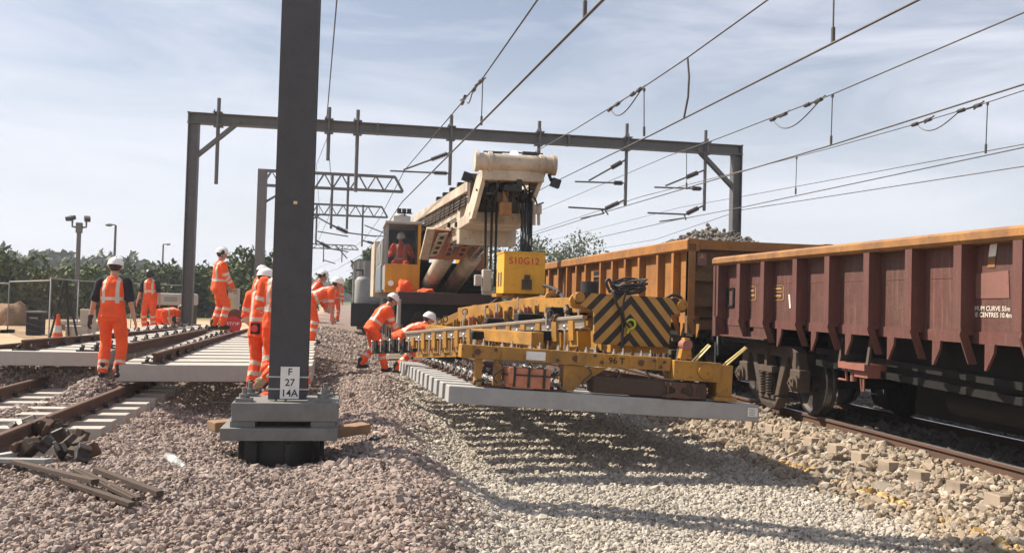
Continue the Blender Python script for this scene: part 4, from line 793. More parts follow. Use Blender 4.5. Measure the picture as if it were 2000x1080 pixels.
for u in (0.70, 0.86, 1.03): m = MB(); pb(m, u, 0.0, 0.03, u+0.025, 0.41, 0.25); m.build('strap', M['black'], o)
m = MB(); pb(m, 0.6, 0.005, 0.155, 1.14, 0.42, 0.172); m.build('strap', M['black'], o)
m = MB(); pb(m, 1.6, 0.02, 0.02, 2.9, 0.3, 0.2)
m.build('brown_clamp', M['oldiron'], t, bevel=0.02)
# chevron plate
cY = 10.62; fr = [(1121, 574), (1128, 571), (1235, 577), (1338, 584), (1344, 594), (1338, 609), (1312, 616), (1306, 678), (1232, 676), (1160, 671), (1161, 608), (1135, 596)]
P3 = [aY(a, b, cY) for a, b in fr]; c0 = aY(1233, 577, cY)
m = MB(); n_ = len(P3); m.add(P3+[p+Vector((0, 0.05, 0)) for p in P3], [tuple(range(n_)), tuple(range(2*n_-1, n_-1, -1))]+[(i, n_+i, n_+(i+1) % n_, (i+1) % n_) for i in range(n_)])
cp = m.build('striped_end_plate', M['chev'], t)
exc = (aY(1338, 584, cY)-aY(1128, 571, cY)).normalized(); ezc = Vector((0, -1, 0)).cross(exc)*-1; ezc = exc.cross(Vector((0, -1, 0))); ezc = -ezc if ezc.z < 0 else ezc
at = cp.data.attributes.new('pc', 'FLOAT_VECTOR', 'POINT'); org = ORG[cp]
for i, v in enumerate(cp.data.vertices): d = v.co+org-c0; at.data[i].vector = (d.dot(exc), d.dot(ezc), 0)
for a, b in ((1132, 580), (1331, 597)): c = aY(a, b, cY-0.01); m = MB(); m.tube([c+Vector((0, -0.03, 0)), c+Vector((0, 0.08, 0))], 0.06, 16); m.tube([c+Vector((0, -0.04, 0)), c+Vector((0, -0.03, 0))], 0.035, 12); m.build('pin_boss', BM, t)
c = aY(1232, 633, cY-0.03); m = MB(); m.tube([c+Vector((0.055*math.cos(k*0.4488), 0, 0.055*math.sin(k*0.4488))) for k in range(14)], 0.014, 6, closed=True); m.tube([c+Vector((-0.02, 0, -0.06)), c+Vector((-0.04, 0, -0.11))], 0.014, 6); m.build('lifting_ring', M['lime'], t)
# body behind the plate
m = MB(); q0 = aY(1180, 640, 11.0); q1 = aY(1290, 650, 11.0); m.bb((q0.x, 10.7, pp(0, 0, 0.46).z-0.1), (q1.x, 12.2, q0.z+0.22)); m.build('counterweight', BM, t)
m = MB(); q0 = aY(1152, 550, 11.2); m.tube([(q0.x, 11.2, q0.z-0.28), (q0.x, 11.2, q0.z)], 0.115, 18); m.build('air_drum', M['rubber'], t)
def yb(pa, pb_, w, h, name='arm', mat=None): m = MB(); m.bar(aY(*pa), aY(*pb_), w, h); return m.build(name, mat or BM, t, bevel=0.006)
yb((1085, 592, 13.2), (905, 615, 16.2), 0.22, 0.24); yb((905, 615, 16.2), (838, 645, 17.0), 0.16, 0.14); yb((1150, 596, 11.6), (1015, 597, 14.5), 0.25, 0.2); yb((1000, 590, 15.2), (1090, 590, 15.2), 0.35, 0.14)
yb((1265, 655, 11.0), (1000, 630, 15.5), 0.2, 0.25, 'side_girder'); yb((1050, 662, 11.0), (850, 645, 15.8), 0.16, 0.16, 'side_girder'); yb((850, 660, 15.5), (1050, 650, 15.2), 0.22, 0.2, 'rear_girder')
for a in ((1078, 582, 13.0), (1128, 588, 11.3), (930, 606, 15.8)): c = aY(*a); m = MB(); m.prism([(0.10*math.cos(k*0.5236), 0.10*math.sin(k*0.5236)) for k in range(12)], c, (1, 0, 0), (0, 0, 1), (0, 1, 0), 0.06); o = m.build('lug_plate', BM, t); m = MB(); m.tube([c+Vector((0, -0.02, 0)), c+Vector((0, 0.0, 0))], 0.035, 10); m.build('lug_pin', M['rust'], o)
# carried rail with its bracket row
r0 = aY(1143, 643, 11.0); r1 = aY(735, 672, 16.6); dR = (r1-r0)
m = MB(); 
NR = 17
for i in range(NR):
    u = (i+0.35)/NR; c = r0+dR*u; sR = Vector((0, 0, 1)); m = MB(); yv = dR.normalized(); xv = yv.cross(sR).normalized(); rt = Matrix((xv, yv, xv.cross(yv))).transposed(); hh = 0.19 if i < 12 else 0.1
    m.box(c+Vector((0, 0, -hh/2-0.02)), (0.20, 0.23, hh), rt); m.box(c-xv*0.115+Vector((0, 0, -0.01)), (0.03, 0.1, hh*1.3), rt); m.box(c+xv*0.115+Vector((0, 0, -0.01)), (0.03, 0.1, hh*1.3), rt); m.build('rail_bracket', BM if i < 13 else M['dark'], t)
    m = MB(); m.tube([c-xv*0.13+yv*0.12+Vector((0, 0, -hh-0.05)), c-xv*0.13+yv*0.12+Vector((0, 0, 0.03))], 0.015, 6); m.sph(c-xv*0.13+yv*0.12+Vector((0, 0, 0.04)), 0.026, 8, 5); m.build('bolt', M['chrome'], t)
m = MB(); m.bar(r0+Vector((0, 0, -0.25)), r0+dR*0.72+Vector((0, 0, -0.22)), 0.15, 0.1); m.build('bracket_bar', BM, t); m = MB(); m.bar(r0+dR*0.70+Vector((0, 0, -0.15)), r1+Vector((0, 0, -0.14)), 0.14, 0.06); m.build('bracket_bar', M['dark'], t)
for i in range(15):   # second row of brackets further in
    u = i/14; c = aY(1095, 600, 12.6).lerp(aY(850, 640, 17.2), u); m = MB(); m.box(c, (0.12, 0.10, 0.16)); m.tube([c+Vector((0.0, -0.06, -0.12)), c+Vector((0, -0.06, 0.10))], 0.016, 6); m.build('rail_bracket', BM if i % 3 else M['oxide'], t)
hr = thing('spare_rail', 'pale steel rail carried along the brackets of the lifting beam', 'rail', r0.lerp(r1, 0.5)); rail(r0, r0+dR*0.80, M['newrail'], hr, sc=1.05)
# hoses and coil
def hose(label, pts, r, cat='hose', mat='rubber'):
    P = [Vector(p) for p in pts]; out_ = []
    for i in range(len(P)-1):
        a, b, c, d = P[max(i-1, 0)], P[i], P[i+1], P[min(i+2, len(P)-1)]
        for k in range(6): u = k/6; out_.append(0.5*((2*b)+(c-a)*u+(2*a-5*b+4*c-d)*u*u+(3*b-a-3*c+d)*u**3))
    out_.append(P[-1]); m = MB(); m.tube(out_, r, 6); return tag(m.build('hose', M[mat]), label, cat)
cc = aY(1228, 568, 10.75); pts = []
for k in range(120):
    a = k*0.42; pts.append(cc+Vector((0.20*math.cos(a)*(1+0.12*math.sin(k*1.7)), 0.10*math.sin(a)+0.04*math.sin(k*0.31), 0.045*math.sin(a*1.0+0.6)+0.05+0.05*math.sin(k*0.11+1)-0.02*math.cos(k*0.9))))
m = MB(); m.tube(pts, 0.013, 6); tag(m.build('hose_coil', M['rubber']), 'tangled coil of black hose heaped on top of the striped plate', 'hose')
hose('pair of dark hoses hanging down the front of the striped plate', [aY(1200, 570, 10.55), aY(1203, 590, 10.54), aY(1213, 612, 10.55), aY(1216, 640, 10.56), aY(1214, 680, 10.5)], 0.016)
hose('dark hose looping back up beside the lime ring on the striped plate', [aY(1222, 572, 10.5), aY(1218, 588, 10.52), aY(1217, 612, 10.52), aY(1222, 630, 10.52), aY(1230, 640, 10.54)], 0.014)
hose('black hoses arching from the yellow block down to the beam', [aY(1062, 558, 14.8), aY(1078, 562, 14), aY(1094, 574, 13), aY(1104, 590, 12.3), aY(1110, 600, 12)], 0.03)
hose('short black hose loop standing up left of the hose coil', [aY(1192, 572, 10.7), aY(1184, 552, 10.7), aY(1190, 546, 10.7), aY(1196, 560, 10.7), aY(1206, 572, 10.7)], 0.018)
hose('black hose over the right ear of the striped plate', [aY(1302, 582, 10.7), aY(1315, 576, 10.7), aY(1328, 580, 10.7), aY(1336, 592, 10.7)], 0.02)
for lab, a, b in (('taut steel chain from the yellow block to the right of the beam', (1050, 575, 15.3), (1110, 600, 12.0)), ('taut steel chain from the yellow block to the left of the beam', (985, 575, 15.3), (935, 610, 15.8))):
    m = MB(); m.tube([aY(*a), aY(*b)], 0.022, 6); tag(m.build('chain', M['grime']), lab, 'chain')
for k, (a, w_) in enumerate((((1105, 612, 12.0), (0.5, 0.3, 0.16)), ((1040, 622, 13.2), (0.5, 0.4, 0.14)), ((975, 630, 14.4), (0.45, 0.4, 0.14)), ((1070, 655, 11.6), (0.7, 0.3, 0.12)), ((960, 655, 13.0), (0.6, 0.3, 0.12)))): m = MB(); m.box(aY(*a), w_); m.build('valve_manifold', M['dark'], t, bevel=0.02)
for k in range(7):
    a = aY(1140-33*k, 596+4*k, 11.7+0.6*k); m = MB(); m.tube([a+Vector((-0.25*math.cos(q*0.5)+0.02*k, -0.12-0.05*math.sin(q), -0.16*math.sin(q*0.5))) for q in range(7)], 0.013, 6); m.build('hydraulic_hose', M['rubber'], t)
rb3 = random.Random(12)
for k in range(46):   # pins, bolts and shackles along the arms and girders
    a, b, yA, yB = rb3.choice([((1120, 600), (850, 636), 11.6, 16.8), ((1085, 588), (905, 610), 13.0, 16.0), ((1140, 655), (900, 640), 11.2, 15.0), ((1150, 600), (1060, 640), 11.4, 11.8)]); u = rb3.random()
    c = aY(*a, yA).lerp(aY(*b, yB), u)+Vector((rb3.uniform(-0.1, 0.1), -0.1, rb3.uniform(-0.06, 0.14))); m = MB(); r = rb3.uniform(0.018, 0.035)
    if k % 3 == 0: m.tube([c-Vector((0, 0, 0.09)), c+Vector((0, 0, 0.07))], r*0.6, 6); m.tube([c+Vector((0, 0, 0.02)), c+Vector((0, 0, 0.05))], r*1.2, 6); m.build('bolt', M['chrome'], t)
    elif k % 3 == 1: m.tube([c+Vector((0, -0.05, 0)), c+Vector((0, 0.06, 0))], r, 8); m.build('pin', M['rust'], t)
    else: m.tube([c+Vector((0.04*math.cos(q*0.7), 0, 0.05*math.sin(q*0.7))) for q in range(9)], 0.012, 5, closed=True); m.build('shackle', M['grime'], t)
for k in range(9):
    c = pp(0.35+0.33*k, -0.0+0.14, 0.02); m = MB(); m.tube([c-ex*0.06, c-ex*0.05+nP*0.05, c+ex*0.05+nP*0.05, c+ex*0.06], 0.016, 6); m.build('rail_clip', M['chrome'] if k % 2 else M['clip'], tP)
# ---------------------------------------------------------------- rail crane
t = thing('rail_crane', 'large cream and yellow rail crane with its jib reaching out over the panel', 'crane', (2.5, 29, -0.1))
DK = M['dark']; M['deckmar'] = paint('dark_maroon_deck', (0.055, 0.030, 0.028), (0.035, 0.028, 0.025), (0.07, 0.035, 0.025), 0.5, 0.3, 0.7, 0, 0.4, 2)
m = MB(); m.bb((1.18, 22.6, 1.40), (3.75, 26.5, 1.70)); m.build('deck', M['deckmar'], t, bevel=0.02)
m = MB(); m.bb((1.35, 23.0, 0.55), (3.6, 26.4, 1.40)); m.bb((1.2, 22.7, 0.9), (1.75, 23.0, 1.4)); m.bb((2.9, 22.7, 0.85), (3.7, 23.0, 1.4)); m.bb((1.3, 26.5, 0.6), (3.4, 40, 1.5)); m.build('underframe', DK, t)
for x in (1.75, 3.2): m = MB(); m.tube([(x, 22.7, 1.0), (x, 22.2, 1.0)], 0.1, 12); m.tube([(x, 22.2, 1.0), (x, 22.14, 1.0)], 0.24, 18); m.build('buffer', DK, t)
m = MB(); m.tube([aY(780, 584, 22.4), aY(778, 640, 22.4)], 0.05, 8); m.build('stanchion', M['ltgrey'], t)
for yc in (23.9, 25.7, 27.5, 29.3, 32.5, 34.3, 36.1, 37.9):
    m = MB(); m.tube([(1.62, yc, 0.42), (1.76, yc, 0.42)], 0.45, 24); m.tube([(3.19, yc, 0.42), (3.33, yc, 0.42)], 0.45, 24); m.tube([(1.5, yc, 0.42), (3.4, yc, 0.42)], 0.1, 10); m.build('wheelset', M['wheel'], t)
    m = MB(); m.bb((1.28, yc-0.28, 0.25), (1.48, yc+0.28, 0.62)); m.tube([(1.25, yc+0.2, 0.3), (1.25, yc+0.2, 0.9)], 0.05, 6); m.bb((1.2, yc-0.6, 0.75), (1.3, yc-0.3, 1.1)); m.build('axle_box', M['grime'], t)
# cab
x0, x1 = 0.90, 1.80; yf = 24.0
m = MB(); m.bb((x0, yf, 1.78), (x1, yf+0.06, 2.42)); m.prism([(0, 0), (0.9, 0), (0.9, -0.10), (0, -0.10)], (x0, yf+0.01, 1.78), (1, 0, 0), (0, 0, 1), (0, 1, 0), 0.4); m.build('cab_front', M['cab'], t, bevel=0.01)
m = MB()
for x in (x0+0.035, x1-0.035): m.bb((x-0.035, yf, 2.42), (x+0.035, yf+0.08, 3.455))
m.bb((x1-0.02, yf+0.08, 1.8), (x1, yf+1.9, 3.44)); m.bb((x0+0.02, yf+0.08, 1.75), (x1-0.02, yf+1.7, 1.8)); m.build('cab_frame', M['grey'], t); m = MB(); m.bb((x1-0.075, yf-0.012, 2.42), (x1+0.004, yf-0.001, 3.455)); m.build('cab_pillar', M['cab'], t)
m = MB(); m.bb((x0+0.03, yf+1.7, 1.8), (x1-0.03, yf+1.88, 3.44)); m.build('cab_back_wall', DK, t)
m = MB(); m.bb((x0-0.03, yf-0.03, 3.46), (x1+0.03, yf+2.0, 3.53)); m.build('cab_roof', M['ltgrey'], t, bevel=0.015)
m = MB(); m.bb((x0+0.07, yf+0.03, 2.44), (x1-0.07, yf+0.04, 3.45)); m.build('windscreen', M['glass'], t)
m = MB(); m.bb((x0, yf+0.08, 1.75), (x0+0.03, yf+1.9, 2.4)); m.bb((x0, yf+0.9, 2.4), (x0+0.03, yf+1.0, 3.45)); m.bb((x0, yf+1.8, 2.4), (x0+0.03, yf+1.9, 3.45)); m.build('cab_door', M['grey'], t)
m = MB(); m.bb((x0+0.01, yf+0.09, 2.41), (x0+0.018, yf+1.8, 3.44)); m.build('side_window', M['glass'], t)
m = MB(); m.bb((x0+0.25, yf+0.6, 1.8), (x1-0.25, yf+1.2, 2.36)); m.bb((x0+0.25, yf+1.12, 2.36), (x1-0.25, yf+1.22, 3.0)); m.build('seat', M['rubber'], t)
m = MB(); m.bb((1.1, 24.5, 3.53), (1.55, 25.4, 3.72)); m.ell((1.3, 24.9, 3.72), ((0.2, 0, 0), (0, 0.25, 0), (0, 0, 0.1))); m.build('air_conditioner', M['ltgrey'], t, bevel=0.02)
m = MB()
for k in range(3): m.box((1.25+0.13*k, 24.6, 3.86), (0.11, 0.1, 0.11))
m.bar((1.2, 24.65, 3.80), (1.6, 24.65, 3.80), 0.03, 0.03); m.bar((1.4, 24.65, 3.72), (1.4, 24.65, 3.8), 0.03, 0.03, (0, 1, 0)); m.build('work_lamp', M['black'], t)
c = aY(763, 553, 23.9); m = MB(); m.tube([(c.x, 23.85, c.z), (c.x, 23.95, c.z)], 0.075, 14); m.build('headlamp', M['lamp'], t)
# machinery house side
m = MB(); m.bb((0.88, 26.0, 1.7), (2.2, 31.4, 3.2)); m.build('machinery_house', M['grey'], t, bevel=0.02)
m = MB(); m.bb((0.865, 26.2, 1.75), (0.88, 31.2, 2.45)); m.build('lower_panel', paint('blue_grey_panel', (0.12, 0.16, 0.19)), t)
for y in (27.2, 28.6, 30): m = MB(); m.bb((0.862, y, 2.55), (0.88, y+0.9, 3.1)); m.build('vent_panel', M['grey'], t)
m = MB(); m.bb((0.80, 31.5, 1.55), (2.6, 35.5, 3.45)); m.build('counterweight_housing', M['cream'], t, bevel=0.03)
q0, q1 = aY(905, 462, 26.2), aY(952, 545, 26.2); m = MB(); m.bb((q0.x, 26.2, q1.z), (q1.x, 28.0, q0.z)); m.build('winch_housing', M['cab'], t, bevel=0.02)
m = MB(); m.bb((1.9, 25.6, 1.7), (3.7, 29, 2.55)); m.bb((2.0, 25.2, 1.7), (3.3, 25.6, 2.1)); m.tube([(2.6, 27, 1.0), (2.6, 27, 1.75)], 1.1, 24); m.build('turntable', DK, t)
m = MB(); m.box(aY(905, 540, 24.8), (0.5, 0.1, 0.08)); m.build('pale_bracket', M['ltgrey'], t); m = MB(); m.box(aY(938, 515, 25.5), (0.25, 0.2, 0.55)); m.build('valve_block', M['oxide'], t)
# jib
def jp(u, s, w):  # u 0 rear..1 front, s across from left face, w height
    a, b = Vector((1.78, 27.0, 0)), Vector((2.33, 17.0, 0)); p = a.lerp(b, u); d = (b-a).normalized(); xx = Vector((-d.y, d.x, 0)); xx = -xx if xx.x < 0 else xx
    return p+xx*s+Vector((0, 0, w+0.02*(1-u)))
def jbox(mb, u0, u1, s0, s1, w0, w1, w0b=None, w1b=None):
    w0b = w0 if w0b is None else w0b; w1b = w1 if w1b is None else w1b
    vs = [jp(u, s, w) for u, wa, wb in ((u0, w0, w1), (u1, w0b, w1b)) for s in (s0, s1) for w in (wa, wb)]
    mb.add(vs, [(0, 1, 3, 2), (4, 6, 7, 5), (0, 4, 5, 1), (2, 3, 7, 6), (0, 2, 6, 4), (1, 5, 7, 3)])
CR = M['cream']
m = MB(); jbox(m, 0.0, 0.80, 0.0, 1.15, 2.75, 3.35, 2.78, 3.42); jbox(m, 0.0, 0.86, 0.12, 1.03, 3.35, 3.62, 3.42, 3.6); m.build('outer_jib', CR, t, bevel=0.03)
m = MB(); jbox(m, 0.05, 0.93, -0.10, 0.06, 3.66, 3.86, 3.64, 3.84); jbox(m, 0.05, 0.93, 1.09, 1.25, 3.66, 3.86, 3.64, 3.84); m.build('side_rail', CR, t, bevel=0.01)
m = MB(); jbox(m, 0.80, 0.96, 0.12, 1.05, 2.98, 3.58); m.build('inner_jib', CR, t, bevel=0.02)
m = MB(); jbox(m, 0.785, 0.815, -0.03, 1.18, 2.68, 3.46); m.build('jib_collar', M['cream'], t, bevel=0.02)
m = MB(); jbox(m, 0.735, 0.78, -0.02, 1.17, 2.70, 2.78); m.build('jib_dark_band', DK, t)  # plain dark band across the underside of the jib
for k in range(12):
    m = MB(); u = 0.1+k*0.065; m.bar(jp(u, -0.05, 3.36), jp(u+0.03*(k % 2), -0.05, 3.68), 0.03, 0.03, (0, 1, 0)); m.build('bracket', DK, t)
for k, w in enumerate((3.44, 3.50, 3.56, 3.61)): m = MB(); m.tube([jp(0.05, -0.04-0.01*k, w), jp(0.4, -0.05, w-0.03), jp(0.88, -0.03, w)], 0.02, 6); m.build('pipe', M['grime'], t)
m = MB(); jbox(m, 0.02, 0.8, 0.3, 0.8, 3.62, 3.80); m.build('hose_tray', M['grey'], t)
for k in range(5): m = MB(); m.box(jp(0.45+0.1*k, 0.1, 3.95), (0.18, 0.25, 0.14)); m.build('valve_block', DK, t)
# derrick rams and slotted straps
for s in (0.18, 0.82):
    m = MB(); m.tube([jp(0.18, s, 1.75), jp(0.52, s, 2.55)], 0.21, 18); m.build('ram_cylinder', CR, t); m = MB(); m.tube([jp(0.50, s, 2.52), jp(0.66, s, 2.82)], 0.12, 14); m.build('ram_rod', M['chrome'], t)
for a, b in (((866, 456), (846, 500)), ((891, 459), (872, 503)), ((917, 461), (897, 503))):
    p, q_ = aY(*a, 19.9), aY(*b, 21.3); m = MB(); d = (q_-p); xv = Vector((1, 0, 0)); m.bar(p, q_, 0.20, 0.03, (0, -1, 0.8)); o = m.build('slotted_strap', CR if a[0] < 870 else M['oxide'], t)
    for k in range(4): c = p+d*(0.15+0.22*k); m = MB(); nv = xv.cross(d.normalized()).normalized(); nv = nv if nv.y < 0 else -nv; m.box(c+nv*0.022, (0.09, d.length*0.10, 0.012), Matrix((xv, d.normalized(), xv.cross(d.normalized()))).transposed()); m.build('slot', M['black'], o)
m = MB(); Q = [aY(838, 447, 19.95), aY(932, 456, 19.95), aY(905, 508, 21.45), aY(822, 506, 21.45)]; m.add(Q+[p+Vector((0, 0.12, 0.05)) for p in Q], [(0, 1, 2, 3), (7, 6, 5, 4), (0, 4, 5, 1), (1, 5, 6, 2), (2, 6, 7, 3), (3, 7, 4, 0)]); m.build('yoke_plate', M['oxide'], t, bevel=0.01); m = MB(); Q = [aY(834, 447, 19.9), aY(850, 448, 19.9), aY(836, 508, 21.4), aY(820, 507, 21.4)]; m.add(Q+[p+Vector((0, 0.12, 0.05)) for p in Q], [(0, 1, 2, 3), (7, 6, 5, 4), (0, 4, 5, 1), (1, 5, 6, 2), (2, 6, 7, 3), (3, 7, 4, 0)]); m.build('yoke_edge', CR, t)
# jib head
HY = 16.2
def hp(px, py, Y): return aY(px, py, Y)
xl, xr = hp(930, 320, HY).x, hp(1084, 320, HY).x; zt = hp(1000, 302, HY).z; zd = hp(1000, 319, HY).z
m = MB(); m.tube([(xl+0.02, HY, zd), (xr-0.02, HY, zd)], 0.155, 20); m.build('head_drum', CR, t)
for x in (xl, xr-0.03, xl+0.24, xr-0.26): m = MB(); m.tube([(x-0.03, HY, zd), (x+0.04, HY, zd)], 0.185, 20); m.build('drum_collar', CR, t)
zb1 = hp(1000, 352, HY).z; zb2 = hp(1000, 428, HY).z
m = MB(); m.bb((xl+0.13, HY-0.06, hp(1000, 354, HY).z), (xr-0.2, HY+0.5, zd-0.1)); m.build('head_front', CR, t, bevel=0.02)
ya, ybk = HY-0.02, HY+1.5
for X_, sgn in ((hp(948, 350, HY).x, 1), (hp(1062, 350, HY).x, -1)):
    X2 = X_-0.20 if sgn > 0 else X_-0.30
    m = MB(); vs = [(X_, ya, zb1+0.28), (X_, ybk, zb1+0.2), (X2, ybk+0.25, zb2), (X2, ya+0.25, zb2)]; vs = vs+[(v[0]+0.08, v[1], v[2]) for v in vs]; m.add(vs, [(0, 1, 2, 3), (7, 6, 5, 4), (0, 4, 5, 1), (1, 5, 6, 2), (2, 6, 7, 3), (3, 7, 4, 0)]); m.build('head_side_plate', CR, t, bevel=0.01)
m = MB(); xA, xBq = hp(920, 430, HY+0.3).x, hp(1030, 430, HY+0.3).x
m.bb((xA, HY+0.6, zb2-0.05), (xBq, HY+2.3, zb2+0.16)); m.build('head_bottom_plate', CR, t, bevel=0.02)
m = MB(); m.bb((xA+0.08, HY+1.2, zb2+0.2), (xBq, HY+1.5, zb1+0.25)); m.build('head_back_plate', M['grime'], t)
for k in range(5):
    m = MB(); x = xA+0.25+0.16*k; m.tube([(x-0.03, HY+0.55, zb1-0.1), (x+0.03, HY+0.55, zb1-0.1)], 0.26, 22); m.tube([(x-0.05, HY+0.55, zb1-0.1), (x+0.05, HY+0.55, zb1-0.1)], 0.08, 12); m.build('sheave', DK, t)
m = MB(); c = hp(987, 408, HY+0.15); m.box(c, (0.22, 0.16, 0.24)); m.box(c+Vector((0, 0, 0.25)), (0.1, 0.1, 0.3)); m.build('hook_lug', M['rim'], t, bevel=0.02)
m = MB(); c = hp(1000, 368, HY); m.box(c, (0.3, 0.12, 0.1)); m.box(c+Vector((0.12, -0.02, 0.05)), (0.1, 0.08, 0.22)); m.build('limit_switch', M['black'], t)
m = MB()
pts = [hp(938, 312, HY+0.3), hp(945, 296, HY+0.3), hp(1060, 301, HY+0.3), hp(1066, 318, HY+0.3)]; m.tube(pts, 0.014, 6); m.tube([hp(1030, 299, HY+0.3), hp(1030, 312, HY+0.3)], 0.012, 6); m.build('guard_rail', M['black'], t)
for a in (966, 1034): m = MB(); c = hp(a, 303, HY+0.15); m.box(c, (0.26, 0.12, 0.10)); m.build('lamp_cluster', M['black'], t)
M['lit'] = bpy.data.materials.new('lit_lamp_face'); M['lit'].use_nodes = True; e_ = M['lit'].node_tree.nodes['Principled BSDF']; e_.inputs['Emission Color'].default_value = (1, 1, 0.95, 1); e_.inputs['Emission Strength'].default_value = 6
m = MB(); c = hp(1004, 302, HY+0.05); m.ell(c, ((0.075, 0, 0), (0, 0.04, 0), (0, 0, 0.065))); m.build('lit_work_lamp', M['lit'], t)
for a, b, c in (((1076, 352), (1072, 340), (1085, 358)), ((920, 345), (925, 355), (912, 346))): m = MB(); q0 = hp(*c, HY); m.box(q0, (0.16, 0.14, 0.15), Matrix.Rotation(0.3, 3, 'Y')); m.tube([hp(*b, HY+0.05), hp(*a, HY+0.03), q0], 0.03, 6); m.build('work_lamp', M['black'], t)
for px in (1043, 1052): m = MB(); m.tube([hp(px, 405, HY+0.5), hp(px, 440, HY+0.5)], 0.03, 8); m.tube([hp(px-1, 400, HY+0.5), hp(px-1, 418, HY+0.5)], 0.07, 10); m.build('stub_ram', CR, t)
rb4 = random.Random(3)
for k in range(16):
    a = Vector((rb4.uniform(xA+0.1, xBq+0.2), HY+rb4.uniform(0.0, 0.5), rb4.uniform(zb2+0.35, zb1+0.2))); b = a+Vector((rb4.uniform(-0.25, 0.25), rb4.uniform(-0.1, 0.2), rb4.uniform(-0.35, -0.1))); mid = (a+b)/2+Vector((rb4.uniform(-0.1, 0.1), -0.05, -0.12)); m = MB(); m.tube([a, (a+mid)/2+Vector((0.03, 0, 0)), mid, (b+mid)/2, b], 0.016, 6); m.build('hydraulic_hose', M['rubber'], t)
for k in range(7): m = MB(); m.box((xA+0.2+0.15*k, HY+0.25, zb1-0.05-0.12*(k % 3)), (0.11, 0.2, 0.16)); m.build('valve_block', DK if k % 2 else M['grime'], t)
for k in range(14): m = MB(); u_q = 0.12+0.05*k; m.box(jp(u_q, -0.03, 3.05+0.06*(k % 3)), (0.04, 0.18, 0.06+0.04*(k % 2))); m.build('bracket', DK if k % 2 else M['grime'], t)
for k, w_ in enumerate((2.92, 3.0, 3.22)): m = MB(); m.tube([jp(0.06, -0.025, w_), jp(0.3, -0.03, w_+0.05), jp(0.55, -0.03, w_-0.02), jp(0.76, -0.025, w_+0.03)], 0.014, 6); m.build('pipe', M['rubber'], t)
m = MB(); m.bb((2.55, 25.0, 1.75), (3.6, 25.5, 2.3)); m.build('winch_drum_frame', DK, t); m = MB(); m.tube([(2.6, 24.9, 2.15), (3.5, 24.9, 2.15)], 0.2, 18); m.build('winch_drum', DK, t)
# ropes
for k, (a, b) in enumerate((((1022, 372), (1018, 494)), ((1028, 372), (1024, 494)), ((1034, 375), (1030, 494)), ((1039, 376), (1036, 494)))):
    m = MB(); m.tube([hp(*a, HY+0.3), hp(*b, 15.6)], 0.026, 6); m.build('hoist_rope', M['rope'], t)
for k, (a, b) in enumerate((((950, 372), (946, 560)), ((962, 372), (957, 560)), ((971, 374), (966, 560)))):
    m = MB(); m.tube([hp(*a, HY+0.5), hp(*b, 16.6)], 0.024, 6); m.build('hoist_rope', M['rope'], t)
m = MB(); q0 = hp(950, 548, 16.6); m.box(q0, (0.16, 0.2, 0.4)); m.box(q0+Vector((-0.16, 0, 0)), (0.12, 0.15, 0.2)); m.box(q0+Vector((0.05, 0, -0.22)), (0.25, 0.1, 0.08)); m.build('rope_socket', M['ltgrey'], t, bevel=0.02)
# hook block
x0, x1 = hp(984, 530, 15.2).x, hp(1065, 530, 15.2).x; z1, z0 = hp(1020, 494, 15.2).z, hp(1020, 574, 15.2).z
t = thing('hook_block', 'bright yellow steel hook block with red lettering hanging from the crane ropes', 'hook block', ((x0+x1)/2, 15.5, z0))
m = MB(); m.bb((x0, 15.2, z0), (x1, 15.95, z1)); m.build('block_body', M['block'], t, bevel=0.012)
m = MB(); m.bb((x0-0.01, 15.19, z1-0.005), (x1+0.01, 15.96, z1+0.02)); m.build('top_plate', M['block'], t)
text('S10G12', 0.165, ((x0+x1)/2-0.01, 15.196, z1-0.14), (1, 0, 0), (0, 0, 1), M['redsign'], t, 'lettering')
m = MB(); c = ((x0+x1)/2+0.04, 15.19, z0+0.16); m.box(c, (0.17, 0.03, 0.17)); m.build('socket_plate', M['grime'], t); m = MB(); m.tube([(c[0], 15.17, c[2]+0.09), (c[0], 15.17, c[2]+0.16)], 0.05, 8); m.build('shackle', M['grime'], t)
for y in (15.4, 15.65): m = MB(); m.bb((x0-0.006, y, z0+0.12), (x0, y+0.12, z0+0.36)); m.build('side_slot', M['grime'], t)
m = MB(); m.bb((x0+0.25, 15.35, z0-0.22), (x1-0.25, 15.75, z0)); m.bb((x0-0.1, 15.3, z0-0.06), (x1+0.15, 15.8, z0-0.005)); m.build('hook_shank', M['beam'], t)
# wagons behind the crane
t = thing('container_wagon', 'grey ribbed container wagon standing behind the crane', 'railway wagon', (0.9, 48, 0))
q0, q1 = aY(672, 508, 44), aY(723, 590, 44)
m = MB(); m.bb((q0.x+0.5, 44, q1.z), (q0.x+3.0, 56, q0.z)); m.build('container', M['grey'], t)
for k in range(14): m = MB(); m.bb((q0.x+0.46, 44.3+0.85*k, q1.z), (q0.x+0.5, 44.7+0.85*k, q0.z-0.05)); m.build('rib', M['grey'], t)
for k in range(9): m = MB(); m.bb((q0.x+0.6+0.27*k, 43.95, q1.z+0.05), (q0.x+0.72+0.27*k, 44, q0.z-0.05)); m.build('rib', M['ltgrey'] if k < 2 else M['grey'], t)
m = MB(); m.bb((q0.x+0.5, 43.6, 0.5), (q0.x+3.0, 56, q1.z)); m.build('underframe', DK, t)
for y in (44.5, 46.3, 52, 54): m = MB(); m.tube([(q0.x+0.7, y, 0.45), (q0.x+2.8, y, 0.45)], 0.45, 18); m.build('wheelset', M['wheel'], t)
q0 = aY(708, 560, 40); t = thing('tank', 'small grey vertical tank with a top valve between crane and container', 'tank', (q0.x, 40, 1))
